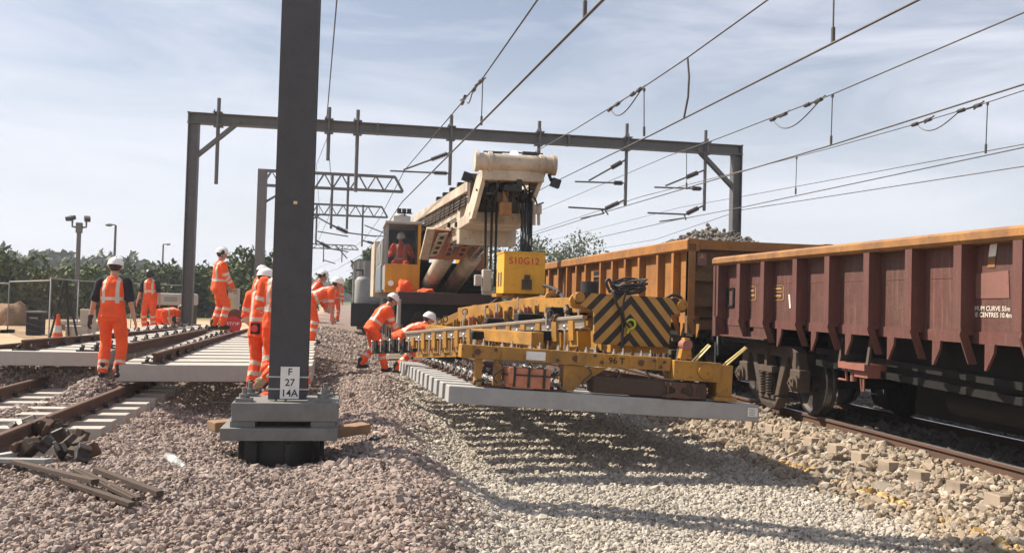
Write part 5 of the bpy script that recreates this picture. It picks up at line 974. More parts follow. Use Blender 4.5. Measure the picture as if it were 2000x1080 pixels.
m = MB(); a, b = aY(708, 546, 40).z, aY(708, 592, 40).z; m.tube([(q0.x, 40, b), (q0.x, 40, a-0.06), (q0.x, 40, a+0.1), (q0.x, 40, a+0.14)], [0.33, 0.33, 0.22, 0.05], 18); m.build('shell', M['grey'], t); m = MB(); m.tube([(q0.x, 40, a+0.1), (q0.x, 40, a+0.4), (q0.x-0.3, 40, a+0.4)], 0.04, 6); m.build('valve_pipe', DK, t)
m = MB(); m.bb((q0.x-0.45, 39.6, 0.3), (q0.x+1.6, 43.4, b)); m.build('frame', DK, t)
# ---------------------------------------------------------------- people
from mathutils import noise as mnoise
def remesh(mb, voxel, smooth=3):
    o = mb.build('tmp', M['skin']); 
    r = o.modifiers.new('r', 'REMESH'); r.mode = 'VOXEL'; r.voxel_size = voxel; r.use_smooth_shade = True
    s = o.modifiers.new('s', 'SMOOTH'); s.iterations = smooth; s.factor = 0.5
    return evaluated(o)
def segd(p, a, b):
    ab = b-a; u = max(0, min(1, (p-a).dot(ab)/max(ab.length_squared, 1e-9))); return (p-a-ab*u).length, u
def ik(a, c, l1, l2, hint):
    d = c-a; L_ = min(d.length, (l1+l2)*0.995); d.normalize(); x = (l1*l1-l2*l2+L_*L_)/(2*L_); h = math.sqrt(max(l1*l1-x*x, 0)); hv = hint-d*hint.dot(d); hv.normalize(); return a+d*x+hv*h, a+d*L_
def person(label, loc, rz, h=1.78, pelvis=(0, 0, 0.93), lean=3, turn=0, ank=((-0.12, 0, 0.09), (0.12, 0, 0.09)), wr=((-0.30, 0.06, 0.82), (0.30, 0.06, 0.82)), head=(0, 0), top='jacket', hat='helmet', glove=(None, None), jmat='hivis', skin='skin', muffs=False, group='workers in orange hi-vis clothing', seat=False, shin=(0.08, 0.22, 0.42, 0.56), khint=(0, 1, 0.1), ehint=(0, -1, -0.25), face=True):
    t = thing('person', label, 'person', loc, group, R(rz)); t.scale = (h/1.78,)*3; ORG[t] = Vector()
    ln = R(lean); pv = Vector(pelvis); sp = Vector((0, math.sin(ln), math.cos(ln))); fw = Vector((0, math.cos(ln), -math.sin(ln))); rx = Vector((math.cos(R(turn)), math.sin(R(turn)), 0))
    X1 = Vector((1, 0, 0)); nb = pv+sp*0.52; ch = pv+sp*0.34
    sh = [nb-sp*0.055-rx*0.185, nb-sp*0.055+rx*0.185]; hp_ = [pv+X1*-0.09-sp*0.02, pv+X1*0.09-sp*0.02]
    hl = ln*0.55-R(head[0])*-1.0; hz = Vector((0, math.sin(hl), math.cos(hl))); hyf = Vector((0, math.cos(hl), -math.sin(hl))); q_ = Matrix.Rotation(R(head[1]), 3, hz); hy = q_ @ hyf; hx = hy.cross(hz)
    hc = nb+(sp*0.4+hz*0.6)*0.17+hy*0.015
    EL, WR, KN, AN = [], [], [], []
    for i in (0, 1):
        e_, w_ = ik(sh[i], Vector(wr[i]), 0.29, 0.26, Vector((ehint[0]+(-0.35, 0.35)[i], ehint[1], ehint[2]))); EL.append(e_); WR.append(w_)
        k_, a_ = ik(hp_[i], Vector(ank[i]), 0.43, 0.43, Vector((khint[0]+(-0.15, 0.15)[i], khint[1], khint[2]))); KN.append(k_); AN.append(a_)
    def limb(mb, pts, rs): 
        mb.tube(pts, rs, 12)
        for p, r in zip(pts, rs): mb.sph(p, r*0.99, 10, 7)
    def hand(mb, i, k=1.0):
        d = (WR[i]-EL[i]).normalized(); side = Vector((0, 1, 0)); side = (side-d*side.dot(d)).normalized(); nrm = d.cross(side)*(1, -1)[i]
        pc = WR[i]+d*0.055; mb.ell(pc, (side*0.042*k, nrm*0.018*k, d*0.055*k), 10, 8)
        for f in range(4):
            b = pc+d*0.04+side*(0.030-0.020*f); L_ = (0.038, 0.043, 0.040, 0.032)[f]; c1 = b+d*L_+nrm*0.012; c2 = c1+d*L_*0.55+nrm*0.026
            mb.tube([b, c1, c2], [0.0105*k, 0.0095*k, 0.008*k], 7); mb.sph(c2, 0.0082*k, 6, 5)
        b = pc-d*0.02+side*0.036; c1 = b+side*0.022+d*0.035+nrm*0.008; c2 = c1+d*0.03+nrm*0.012; mb.tube([b, c1, c2], [0.014*k, 0.012*k, 0.009*k], 7); mb.sph(c2, 0.0092*k, 6, 5)
    # body: one continuous surface
    mb = MB()
    mb.loft([(pv-sp*0.08, X1*0.13, fw*0.10), (pv+sp*0.05, X1*0.15, fw*0.11), (pv+sp*0.18, rx*0.13, fw*0.10), (pv+sp*0.34, rx*0.155, fw*0.11), (pv+sp*0.46, rx*0.17, fw*0.09), (nb, rx*0.06, fw*0.06)], 16)
    limb(mb, [nb-sp*0.05, hc-hz*0.05+hy*-0.01], [0.062, 0.055])
    for i in (0, 1):
        limb(mb, [sh[i]-rx*(-0.02, 0.02)[i], sh[i], EL[i], WR[i]], [0.06, 0.056, 0.042, 0.029]); limb(mb, [hp_[i], KN[i], AN[i]], [0.085, 0.056, 0.04])
        fy = 1.0; mb.ell(AN[i]+Vector((0, 0.06, -0.05)), ((0.04, 0, 0), (0, 0.12, 0), (0, 0, 0.035)), 10, 7)
        if not glove[i]: hand(mb, i)
    mb.ell(hc+hz*0.025, (hx*0.077, hy*0.098, hz*0.105), 16, 12); mb.ell(hc-hz*0.055+hy*0.025, (hx*0.058, hy*0.066, hz*0.062), 14, 10)
    if face:
        mb.ell(hc-hz*0.015+hy*0.105, (hx*0.013, hy*0.018, hz*0.026), 8, 6); mb.ell(hc-hz*0.085+hy*0.075, (hx*0.028, hy*0.02, hz*0.018), 8, 6); mb.ell(hc+hz*0.028+hy*0.088, (hx*0.05, hy*0.014, hz*0.010), 8, 6)
    for s in (-1, 1): mb.ell(hc+hx*0.08*s-hz*0.005, (hx*0.012, hy*0.022, hz*0.032), 8, 6)
    me = remesh(mb, 0.0095, 2); me.materials.clear(); me.materials.append(M[skin]); o = bpy.data.objects.new('body', me); C.objects.link(o); o.parent = t; ORG[o] = Vector()
    if face:
        for s in (-1, 1): mb = MB(); mb.sph(hc+hz*0.008+hx*0.031*s+hy*0.087, 0.012, 8, 6); mb.build('eye', M['black'], t)
        mb = MB(); mb.ell(hc-hz*0.052+hy*0.094, (hx*0.022, hy*0.006, hz*0.005), 8, 6); mb.build('mouth', M['redsign'], t)
    mb = MB(); mb.ell(hc+hz*0.03-hy*0.022, (hx*0.086, hy*0.092, hz*0.10), 14, 10); mb.build('hair', M['hair'], t)
    def cloth(name, mb, mat, bandf, amp=0.016, vox=0.015):
        me = remesh(mb, vox, 3); me.materials.clear(); me.materials.append(mat); at = me.attributes.new('band', 'FLOAT', 'POINT'); sd = sum(map(ord, label)) % 97
        nn = np.empty(len(me.vertices)*3, np.float32); me.vertices.foreach_get('normal', nn); nn = nn.reshape(-1, 3); cc_ = np.empty_like(nn); me.vertices.foreach_get('co', cc_.reshape(-1)); bv = np.zeros(len(cc_), np.float32)
        for i in range(len(cc_)):
            p = Vector(cc_[i]); bv[i] = bandf(p) if bandf else 0.0
            n = mnoise.noise(Vector((p.x*9+sd, p.y*9, p.z*5)))+0.6*mnoise.noise(Vector((p.x*20, p.y*20+sd, p.z*13)))
            cc_[i] += nn[i]*n*amp
        me.vertices.foreach_set('co', cc_.reshape(-1)); at = me.attributes['band']; at.data.foreach_set('value', bv)
        me.update(); o = bpy.data.objects.new(name, me); C.objects.link(o); o.parent = t; ORG[o] = Vector(); return o
    # trousers
    mb = MB(); mb.loft([(pv-sp*0.11, X1*0.165, fw*0.125), (pv, X1*0.172, fw*0.13), (pv+sp*0.12, X1*0.158, fw*0.12)], 16)
    for i in (0, 1): limb(mb, [hp_[i], hp_[i].lerp(KN[i], 0.5), KN[i], KN[i].lerp(AN[i], 0.55), AN[i]+(KN[i]-AN[i])*0.06], [0.105, 0.096, 0.084, 0.080, 0.074])
    def bt(p):
        if not shin: return 0.0
        for i in (0, 1):
            d, u = segd(p, KN[i], AN[i])
            if d < 0.13 and (shin[0] < u < shin[1] or shin[2] < u < shin[3]): return 1.0
        return 0.0
    cloth('trousers', mb, M[jmat], bt)
    # upper garment
    mb = MB(); jk = top == 'jacket'
    mb.loft([(pv-sp*(0.12 if jk else 0.06), X1*0.185, fw*0.145), (pv+sp*0.06, X1*0.182, fw*0.145), (pv+sp*0.2, rx*0.172, fw*0.142), (pv+sp*0.36, rx*0.188, fw*0.145), (pv+sp*0.47, rx*0.19, fw*0.115), (nb+sp*0.0, rx*0.105, fw*0.085), (nb+sp*0.035, rx*0.082, fw*0.08)], 18)
    if top != 'vest':
        for i in (0, 1):
            e1 = EL[i].lerp(WR[i], 0.9)
            if jk: limb(mb, [sh[i], sh[i].lerp(EL[i], 0.5), EL[i], e1], [0.082, 0.075, 0.068, 0.056])
            else: limb(mb, [sh[i], sh[i].lerp(EL[i], 0.75)], [0.08, 0.07])
    def bj(p):
        dt, u = segd(p, pv, nb); da = min(segd(p, sh[i].lerp(EL[i], 0.18), EL[i])[0] for i in (0, 1)); db = min(segd(p, EL[i], WR[i])[0] for i in (0, 1)); arm = top != 'vest' and min(da, db) < 0.09 and dt > 0.17
        if arm:
            for i in (0, 1):
                d1, u1 = segd(p, sh[i], EL[i]); d2, u2 = segd(p, EL[i], WR[i])
                if (d1 < d2 and 0.62 < u1 < 0.80) or (d2 < d1 and 0.30 < u2 < 0.50): return 1.0
            return 0.0
        s = (p-pv).dot(sp); x = (p-pv).dot(rx)
        if (0.20 < s < 0.25 if top == 'vest' else 0.10 < s < 0.155) or (jk and 0.24 < s < 0.29 and False): return 1.0
        if s > 0.155 and 0.075 < abs(x) < 0.125: return 1.0
        return 0.0
    cloth('hi_vis_vest' if top == 'vest' else 'jacket' if jk else 'shirt', mb, M[jmat], bj)
    if top == 'vest':
        mb = MB(); mb.loft([(pv+sp*0.1, rx*0.158, fw*0.125), (pv+sp*0.36, rx*0.172, fw*0.128), (pv+sp*0.46, rx*0.178, fw*0.105), (nb+sp*0.01, rx*0.09, fw*0.075)], 16)
        for i in (0, 1): limb(mb, [sh[i], sh[i].lerp(EL[i], 0.45), sh[i].lerp(EL[i], 0.85)], [0.078, 0.072, 0.068])
        cloth('t_shirt', mb, M['blackcloth'], None, 0.006)
    for i in (0, 1):
        mb = MB(); a = AN[i]; sd_ = Vector((0.02*(-1, 1)[i], 0.10, 0)) if not seat else Vector((0, 0.1, -0.02))
        limb(mb, [a+Vector((0, 0, 0.09)), a+Vector((0, 0, 0.0))], [0.062, 0.058]); mb.ell(a+sd_*0.55+Vector((0, 0, -0.042)), ((0.054, 0, 0), (0, 0.145, 0), (0, 0, 0.052)), 12, 8); mb.ell(a+Vector((0, -0.02, -0.05)), ((0.05, 0, 0), (0, 0.07, 0), (0, 0, 0.042)), 12, 8)
        me = remesh(mb, 0.012, 2); me.materials.clear(); me.materials.append(M['boot']); o = bpy.data.objects.new('boot', me); C.objects.link(o); o.parent = t
        if glove[i]: mb = MB(); hand(mb, i, 1.25); limb(mb, [WR[i]-(WR[i]-EL[i])*0.12, WR[i]+(WR[i]-EL[i]).normalized()*0.03], [0.042, 0.032]); me = remesh(mb, 0.0095, 2); me.materials.clear(); me.materials.append(M[glove[i]]); o = bpy.data.objects.new('glove', me); C.objects.link(o); o.parent = t
    # helmet
    hm = M['helmet'] if hat == 'helmet' else M['black']; mb = MB(); b0 = hc+hz*0.045; nu = 22; rings = []
    for j in range(8):
        th = j/7*math.pi/2*0.97; rings.append([b0+hz*(0.118*math.sin(th))+(hx*math.cos(a)*0.112+hy*math.sin(a)*0.135)*math.cos(th)**0.8*(1.0+(0.03 if abs(math.cos(a)) < 0.3 else 0)) for a in [2*math.pi*k/nu for k in range(nu)]])
    inner = [b0-hz*0.012+(hx*math.cos(a)*0.104+hy*math.sin(a)*0.126) for a in [2*math.pi*k/nu for k in range(nu)]]
    rim = [b0-hz*0.016+(hx*math.cos(a)*0.122+hy*(math.sin(a)*0.145+(0.055*max(0, math.sin(a))**2)))-hz*0.012*max(0, math.sin(a)) for a in [2*math.pi*k/nu for k in range(nu)]]
    rr = [inner, rim]+rings; vs = [p for g in rr for p in g]+[b0+hz*0.119]; fs = [(i*nu+k, i*nu+(k+1) % nu, (i+1)*nu+(k+1) % nu, (i+1)*nu+k) for i in range(len(rr)-1) for k in range(nu)]+[((len(rr)-1)*nu+k, (len(rr)-1)*nu+(k+1) % nu, len(vs)-1) for k in range(nu)]
    mb.smooth = True; mb.add(vs, fs); mb.smooth = False; mb.tube([b0+hy*0.12+hz*0.045, b0+hy*0.07+hz*0.113, b0+hz*0.124, b0-hy*0.07+hz*0.113, b0-hy*0.12+hz*0.045], 0.012, 6); ho = mb.build('helmet', hm, t)
    mb = MB(); mb.tube([hc+hx*0.085+hz*0.03, hc+hx*0.08-hz*0.05, hc+hy*0.06-hz*0.115, hc-hx*0.08-hz*0.05, hc-hx*0.085+hz*0.03], 0.006, 5); mb.build('chin_strap', M['black'], ho)
    if muffs:
        for s in (-1, 1): mb = MB(); mb.ell(hc+hx*0.115*s+hz*0.045, (hx*0.03, hy*0.04, hz*0.052), 12, 8); mb.build('ear_defender', M['black'], t)
    t['_j'] = 0; del t['_j']
    return t, dict(pv=pv, sp=sp, fw=fw, rx=rx)
def at(px, py, Y, dz=0): p = aY(px, py, Y); p.z += dz; return p
W2 = ((-0.30, 0.06, 0.82), (0.30, 0.06, 0.82))
person('person in orange vest over black shirt seen from behind, walking between the laid panels', at(214, 737, 14.6), -6, 1.80, wr=((-0.345, 0.05, 0.80), (0.335, 0.02, 0.80)), ank=((-0.115, 0.02, 0.09), (0.13, -0.03, 0.09)), top='vest', glove=('glove', None), head=(8, 10), face=False, shin=(0.62, 0.72, 0.84, 0.94))
person('person in black helmet and orange vest looking down beside the white generator', at(291, 648, 27), 172, 1.76, top='vest', hat='black', head=(28, 15), wr=((-0.30, 0.1, 0.84), (0.33, 0.08, 0.84)), lean=6)
person('person kneeling on all fours in orange by the generator, back to the camera', at(320, 642, 28), -40, 1.7, pelvis=(0, -0.1, 0.46), lean=82, ank=((-0.13, -0.5, 0.08), (0.13, -0.45, 0.08)), wr=((-0.2, 0.55, 0.05), (0.2, 0.5, 0.05)), khint=(0, 1, -0.6), head=(20, 0))
person('person in full orange suit and white helmet with ear defenders standing on the rail', at(424, 643, 21), -62, 1.80, lean=2, wr=((-0.16, 0.24, 0.92), (0.17, 0.26, 0.90)), ank=((-0.1, -0.06, 0.09), (0.1, 0.06, 0.09)), head=(4, -12), muffs=True, glove=('pglove', 'pglove'))
person('person in orange facing right, farthest left of the group behind the mast', at(499, 668, 22), -70, 1.78, lean=5, head=(12, 0), wr=((-0.26, 0.16, 0.84), (0.27, 0.12, 0.84)))
pp6, J = person('person in orange jacket with a red lamp on the hip, left of the mast', at(505, 774, 12.9), -22, 1.74, skin='skindk', head=(10, -30), wr=((-0.22, 0.22, 0.95), (0.26, 0.2, 0.95)), lean=4)
q_ = J['pv']+J['sp']*0.0-J['fw']*0.165+J['rx']*0.0; m = MB(); m.box(q_, (0.13, 0.03, 0.15)); o = m.build('belt_pouch', M['blackcloth'], pp6); m = MB(); m.tube([q_-Vector((0, 0.016, 0)), q_-Vector((0, 0.03, 0))], 0.05, 14); m.build('red_lamp', M['redsign'], o)
person('person in orange with white helmet half hidden by the left edge of the mast', at(538, 772, 12.2), -12, 1.84, head=(10, -25), wr=((-0.2, 0.24, 1.0), (0.24, 0.22, 1.0)), lean=3)
person('person crouching in orange mostly hidden behind the foot of the mast', at(572, 792, 11.6), 88, 1.74, pelvis=(0, -0.05, 0.34), lean=8, ank=((-0.15, -0.12, 0.09), (0.15, 0.1, 0.09)), wr=((-0.28, 0.36, 0.32), (0.2, 0.4, 0.25)), glove=('pglove', 'pglove'), khint=(0, 1, 0.8), head=(20, 0))
person('person in orange shirt with bare arms bending low just right of the mast', at(606, 672, 20), -80, 1.80, pelvis=(0, -0.05, 0.93), lean=66, wr=((-0.14, 0.50, 0.44), (0.17, 0.42, 0.42)), top='shirt', head=(-25, 0), ehint=(0, -0.6, 0.4))
person('person in darker red overalls behind the bending worker, ear defenders on helmet', at(603, 668, 22.5), -75, 1.78, lean=22, wr=((-0.2, 0.4, 0.8), (0.22, 0.38, 0.78)), head=(10, 0), jmat='hivis_red', muffs=True)
person('person in orange far down the line beyond the bending worker', at(653, 628, 37), 200, 1.72, lean=30, wr=((-0.2, 0.4, 0.6), (0.22, 0.38, 0.6)), head=(10, 0))
person('person in orange with white helmet stooping at the far corner of the hanging panel', at(726, 724, 19.5), -72, 1.80, pelvis=(0, -0.02, 0.90), lean=36, ank=((-0.13, -0.20, 0.13), (0.13, 0.24, 0.06)), wr=((-0.16, 0.56, 0.84), (0.18, 0.50, 0.78)), head=(14, 0), ehint=(0, -0.7, -0.5), glove=('glove', 'glove'))
person('person in orange bent double behind the hanging panel, reaching towards the beam', at(790, 729, 18.6), -84, 1.78, pelvis=(0, -0.12, 0.72), lean=63, ank=((-0.15, -0.15, 0.09), (0.15, 0.2, 0.09)), wr=((-0.16, 0.66, 0.72), (0.18, 0.60, 0.68)), head=(-12, 0), ehint=(0, -0.3, 0.6), khint=(0, 1, 0.3), glove=('glove', 'glove'))
person('person in orange sitting at the controls inside the crane cab', Vector((1.34, 24.85, 1.93)), 176, 1.74, pelvis=(0, 0.02, 0.56), lean=8, ank=((-0.14, 0.52, 0.12), (0.14, 0.52, 0.12)), wr=((-0.24, 0.34, 0.82), (0.24, 0.34, 0.80)), head=(14, -15), seat=True, khint=(0, 0.3, 1), jmat='hivis')
# ---------------------------------------------------------------- site objects on the left
def gz(x, y): return float(H(x, y))
p = aY(150, 560, 48); t = thing('camera_tower', 'tall dark surveillance tower with two floodlight cameras on a forked arm', 'camera tower', (p.x, 48, 0.05))
m = MB(); z1 = aY(150, 445, 48).z; m.tube([(p.x, 48, 0), (p.x, 48, z1)], [0.12, 0.10], 10); m.build('pole', M['steel'], t); m = MB(); m.box((p.x, 48, z1), (0.26, 0.26, 0.5)); m.build('pole_head', M['steel'], t)
for s in (-1, 1):
    m = MB(); c = (p.x+0.32*s, 48, z1+0.35); m.tube([(p.x, 48, z1), (p.x+0.32*s, 48, z1+0.05), c], 0.05, 6); o = m.build('fork_arm', M['steel'], t)
    m = MB(); m.box(Vector(c)+Vector((0.06*s, -0.1, 0.1)), (0.26, 0.45, 0.2), Matrix.Rotation(0.35*s, 3, 'Z') @ Matrix.Rotation(0.3, 3, 'X')); m.build('floodlight_camera', M['black'], t)
for lab, px, yt, yb_, Yd, s in (('slim grey street lamp, the nearer and taller of two, lamp head facing left', 226, 440, 565, 85, -1), ('slim grey street lamp, the shorter one, lamp head facing right', 319, 477, 566, 120, 1)):
    a = aY(px, yt, Yd); t = thing('street_lamp', lab, 'street lamp', (a.x, Yd, 0)); m = MB(); m.tube([(a.x, Yd, 0), (a.x, Yd, a.z-0.2), (a.x, Yd, a.z)], [0.13, 0.10, 0.09], 8); m.build('pole', M['steel'], t); m = MB(); m.tube([(a.x, Yd, a.z), (a.x+0.35*s, Yd, a.z+0.05)], 0.05, 6); m.build('bracket', M['steel'], t); m = MB(); m.ell((a.x+0.55*s, Yd, a.z), ((0.32, 0, 0), (0, 0.18, 0), (0, 0, 0.14))); m.build('lamp_head', M['grey'], t)
def heras(label, a, b, h, nw=26):
    a, b = Vector(a), Vector(b); t = thing('mesh_fence_panel', label, 'fence', a.lerp(b, 0.5), 'mesh fence panels')
    m = MB(); u = Vector((0, 0, h)); m.tube([a, a+u, b+u, b, a], 0.018, 6); m.build('frame', M['grey'], t); m = MB(); n = int((b-a).length/0.12)
    for i in range(1, n): p = a.lerp(b, i/n); m.tube([p, p+u], 0.0022, 4, cap=False)
    for i in range(1, 10): m.tube([a+u*i/10, b+u*i/10], 0.0022, 4, cap=False)
    m.build('mesh', M['dark'], t)
    for p in (a, b): m = MB(); m.box(p+Vector((0, 0, 0.05)), (0.22, 0.6, 0.11)); m.build('foot_block', M['rubber'], t)
pa = [aY(15, 632, 30), aY(95, 658, 22), aY(150, 640, 27), aY(255, 636, 30), aY(360, 630, 33), aY(-60, 625, 33)]
for lab, i, j, h_ in (('mesh fence panel slanting across the sand left of the cone', 0, 1, 1.55), ('mesh fence panel behind the cone and tripod', 1, 2, 1.6), ('mesh fence panel behind the man in the orange vest', 2, 3, 1.6), ('mesh fence panel near the white generator', 3, 4, 1.6), ('mesh fence panel cut by the left edge of the photo', 5, 0, 1.5)):
    a, b = pa[i].copy(), pa[j].copy(); a.z = gz(a.x, a.y); b.z = gz(b.x, b.y); heras(lab, a, b, h_)
a = aY(70, 632, 29); a.z = gz(a.x, a.y); t = thing('bin', 'black rectangular bin standing on the sand left of the cone', 'bin', a); m = MB(); m.box(a+Vector((0, 0, 0.33)), (0.42, 0.4, 0.66)); m.build('bin_body', M['blackcloth'], t, bevel=0.02); m = MB(); m.box(a+Vector((0, 0, 0.675)), (0.46, 0.44, 0.05)); m.build('lid', M['grey'], t); m = MB(); m.box(a+Vector((0, -0.205, 0.5)), (0.22, 0.006, 0.05)); m.build('label', M['grey'], t)
ap = aY(128, 545, 25); t = thing('survey_tripod', 'black survey tripod behind the orange cone', 'tripod', (ap.x, 25, gz(ap.x, 25)))
for dx, dy in ((-0.25, -0.3), (0.42, -0.2), (0.02, 0.45)): m = MB(); m.tube([(ap.x+dx*0.1, 25+dy*0.1, ap.z-0.1), (ap.x+dx, 25+dy, gz(ap.x, 25))], 0.03, 6); m.build('leg', M['black'], t)
m = MB(); m.tube([(ap.x, 25, ap.z-0.15), (ap.x, 25, ap.z+0.02)], 0.07, 10); m.build('tripod_head', M['black'], t)
a = aY(113, 626, 24.5); a.z = gz(a.x, a.y)
a = aY(113, 643, 24.5); a.z = gz(a.x, a.y); t = thing('traffic_cone', 'orange and white traffic cone beside the tripod', 'traffic cone', a)
m = MB(); m.box(a+Vector((0, 0, 0.02)), (0.36, 0.36, 0.04)); m.build('base', M['rubber'], t)
for z0_, z1_, mt in ((0.04, 0.26, 'orange'), (0.26, 0.44, 'white'), (0.44, 0.72, 'orange')):
    m = MB(); f = lambda z: 0.145-0.155*z; m.tube([a+Vector((0, 0, z0_)), a+Vector((0, 0, z1_))], [f(z0_), f(z1_)], 18); m.build('cone_body' if mt == 'orange' else 'reflective_sleeve', M[mt], t)
def blob(label, name, c, r, mat, cat, squash=0.5, seed=1):
    m = MB(); m.sph((0, 0, 0), 1.0, 20, 12); o = m.build(name, mat); 
    for v in o.data.vertices:
        d = v.co.normalized(); n = mnoise.noise(d*1.7+Vector((seed, 0, 0)))*0.35+mnoise.noise(d*4+Vector((0, seed, 0)))*0.15
        v.co = Vector((d.x*r*(1+n), d.y*r*0.8*(1+n), max(-0.02, d.z*r*squash*(1+n))))+Vector(c)
    o.data.update(); return tag(o, label, cat)
a = aY(106, 645, 23.6); a.z = gz(a.x, a.y); blob('orange kit bag slumped on the sand in front of the cone', 'kit_bag', a, 0.22, M['orange'], 'bag', 0.8, 3)
a = aY(92, 646, 23.6); a.z = gz(a.x, a.y); blob('black sack beside the orange kit bag', 'sack', a, 0.16, M['rubber'], 'bag', 0.7, 5)
a = aY(26, 606, 36); blob('brown heap of earth beyond the fence at far left', 'earth_heap', (a.x, 36, 0.1), 0.7, M['timber'], 'heap', 1.2, 8)
for k, (px, py, w, h_, lab) in enumerate(((172, 645, 0.38, 0.85, 'upright grey metal sheet leaning by the tripod'), (150, 648, 0.55, 0.4, 'low pale sheet lying near the tripod'))):
    a = aY(px, py, 26); a.z = gz(a.x, a.y); m = MB(); m.box(a+Vector((0, 0, h_/2)), (w, 0.04, h_), Matrix.Rotation(0.25, 3, 'X')); m.box(a+Vector((0, 0.03, h_/2)), (w*0.9, 0.03, h_*0.98), Matrix.Rotation(0.25, 3, 'X')); tag(m.build('metal_sheet', M['ltgrey']), lab, 'metal sheet')
a = aY(155, 628, 33); m = MB(); m.box((a.x, 33, 0.45), (1.3, 0.8, 0.06)); m.box((a.x, 33, 0.36), (1.2, 0.7, 0.05)); 
for dx in (-0.55, 0.55): m.box((a.x+dx, 33, 0.22), (0.06, 0.6, 0.3))
tag(m.build('work_bench', M['ltgrey']), 'low silver bench with stacked sheets behind the tripod', 'bench')
a = aY(337, 607, 31); t = thing('generator', 'white trailer generator on a dark chassis left of the portal leg', 'generator', (a.x, 31, 0.15)); z0_, z1_ = aY(337, 596, 31).z, aY(337, 573, 31).z
m = MB(); m.bb((a.x-0.52, 30.6, z0_), (a.x+0.6, 32.2, z1_)); m.build('canopy', M['ltgrey'], t, bevel=0.05); m = MB(); m.bb((a.x-0.5, 30.65, 0.45), (a.x+0.58, 32.1, z0_)); m.build('chassis', DK, t)
for s in (-0.45, 0.5): m = MB(); m.tube([(a.x+s-0.06, 31.3, 0.40), (a.x+s+0.06, 31.3, 0.40)], 0.26, 16); m.build('wheel', M['rubber'], t)
m = MB(); m.bb((a.x-0.2, 30.59, z0_+0.12), (a.x+0.2, 30.6, z0_+0.27)); m.build('control_panel', M['grey'], t)
a = aY(456, 605, 34); z1_ = aY(456, 563, 34).z; t = thing('cabinet', 'plain grey trackside cabinet right of the man on the rail', 'cabinet', (a.x, 34, 0.15)); m = MB(); m.bb((a.x-0.17, 33.8, 0.15), (a.x+0.17, 34.3, z1_)); m.build('housing', M['ltgrey'], t, bevel=0.01); m = MB(); m.bb((a.x-0.14, 33.79, 0.3), (a.x+0.14, 33.8, z1_-0.1)); m.build('door', M['ltgrey'], t)
a = aY(441, 608, 33); m = MB(); m.bb((a.x-0.25, 33, 0.15), (a.x+0.12, 33.4, aY(441, 585, 33).z)); m.bb((a.x-0.27, 32.98, aY(441, 585, 33).z+0.002), (a.x+0.14, 33.42, aY(441, 585, 33).z+0.05)); tag(m.build('grit_box', M['block']), 'yellowish box beside the grey cabinet', 'box')
a = aY(455, 633, 21.6); t = thing('stop_sign', 'round red sign with white lettering propped on the rail end', 'sign', a); 
tilt = Vector((0, 0.35, 1)).normalized(); m = MB(); m.tube([a+Vector((0, -0.01, 0)), a+Vector((0, 0.02, -0.006))], 0.19, 28); m.build('disc', M['redsign'], t); text('STOP', 0.115, a+Vector((0, -0.014, 0)), (1, 0, 0), (0, 0, 1), M['white'], t)
m = MB(); m.bar(a+Vector((0, 0.05, -0.19)), a+Vector((0, 0.05, 0.05)), 0.04, 0.02, (0, 1, 0)); m.build('stand', M['black'], t)
a = aY(459, 617, 22.3); m = MB(); m.tube([a+Vector((0, -0.03, 0)), a+Vector((0, 0.03, 0))], 0.16, 24); m.tube([a+Vector((0, -0.04, 0)), a+Vector((0, -0.03, 0))], 0.06, 12); tag(m.build('cable_reel', M['redrib']), 'dark maroon reel standing behind the red sign', 'reel')
# bags on the crane deck
a = aY(790, 566, 23.4); o = blob('orange rucksack with straps standing on the crane deck below the cab', 'rucksack', (a.x, 23.4, 1.70), 0.20, M['hivis'], 'rucksack', 1.55, 2); m = MB(); m.tube([(a.x-0.12, 23.2, 1.75), (a.x-0.1, 23.18, 1.92), (a.x+0.02, 23.2, 2.0)], 0.014, 5); s_o = m.build('strap', M['orange']); s_o.parent = o
a = aY(832, 565, 23.2); o = blob('crumpled orange jacket lying on the crane deck right of the rucksack', 'folded_jacket', (a.x, 23.2, 1.70), 0.24, M['hivis'], 'jacket', 0.4, 6)
# ---------------------------------------------------------------- foreground debris
def strip(label, pa_, pb_, w, h_, mat, name='timber_strip', lift=0.03, grp=None):
    lift += 0.035
    def g_(px, py):
        z = -0.1
        for _ in range(6): p = aZ(px, py, z); z = gz(p.x, p.y)+lift
        return aZ(px, py, z)
    m = MB(); m.bar(g_(*pa_), g_(*pb_), w, h_); o = m.build(name, mat, bevel=0.004); return tag(o, label, 'timber', grp)
strip('rusty brown strip lying lowest of the debris, nearest the camera', (121, 938), (258, 985), 0.05, 0.035, M['oldiron'], 'rusty_strip', 0.04)
strip('brown strip crossing the middle of the debris, left one of a pair', (145, 918), (262, 975), 0.035, 0.03, M['oldiron'], 'rusty_strip', 0.05)
strip('brown strip crossing the middle of the debris, right one of a pair', (156, 918), (272, 974), 0.035, 0.03, M['oldiron'], 'rusty_strip', 0.055)
strip('dark timber strip lying rightmost in the debris', (187, 917), (313, 964), 0.055, 0.045, M['oldiron'], 'timber_strip', 0.04)
strip('long rusty strip running out from beneath the block heap', (30, 902), (186, 940), 0.06, 0.035, M['oldiron'], 'rusty_strip', 0.06)
strip('grey plank at the left edge below the block heap', (-20, 898), (97, 900), 0.09, 0.04, M['grey'], 'plank', 0.05)
strip('second grey plank at the left edge, tilted upward to the right', (-20, 893), (84, 876), 0.08, 0.035, M['ltgrey'], 'plank', 0.09)
blk = None; rb = random.Random(4)
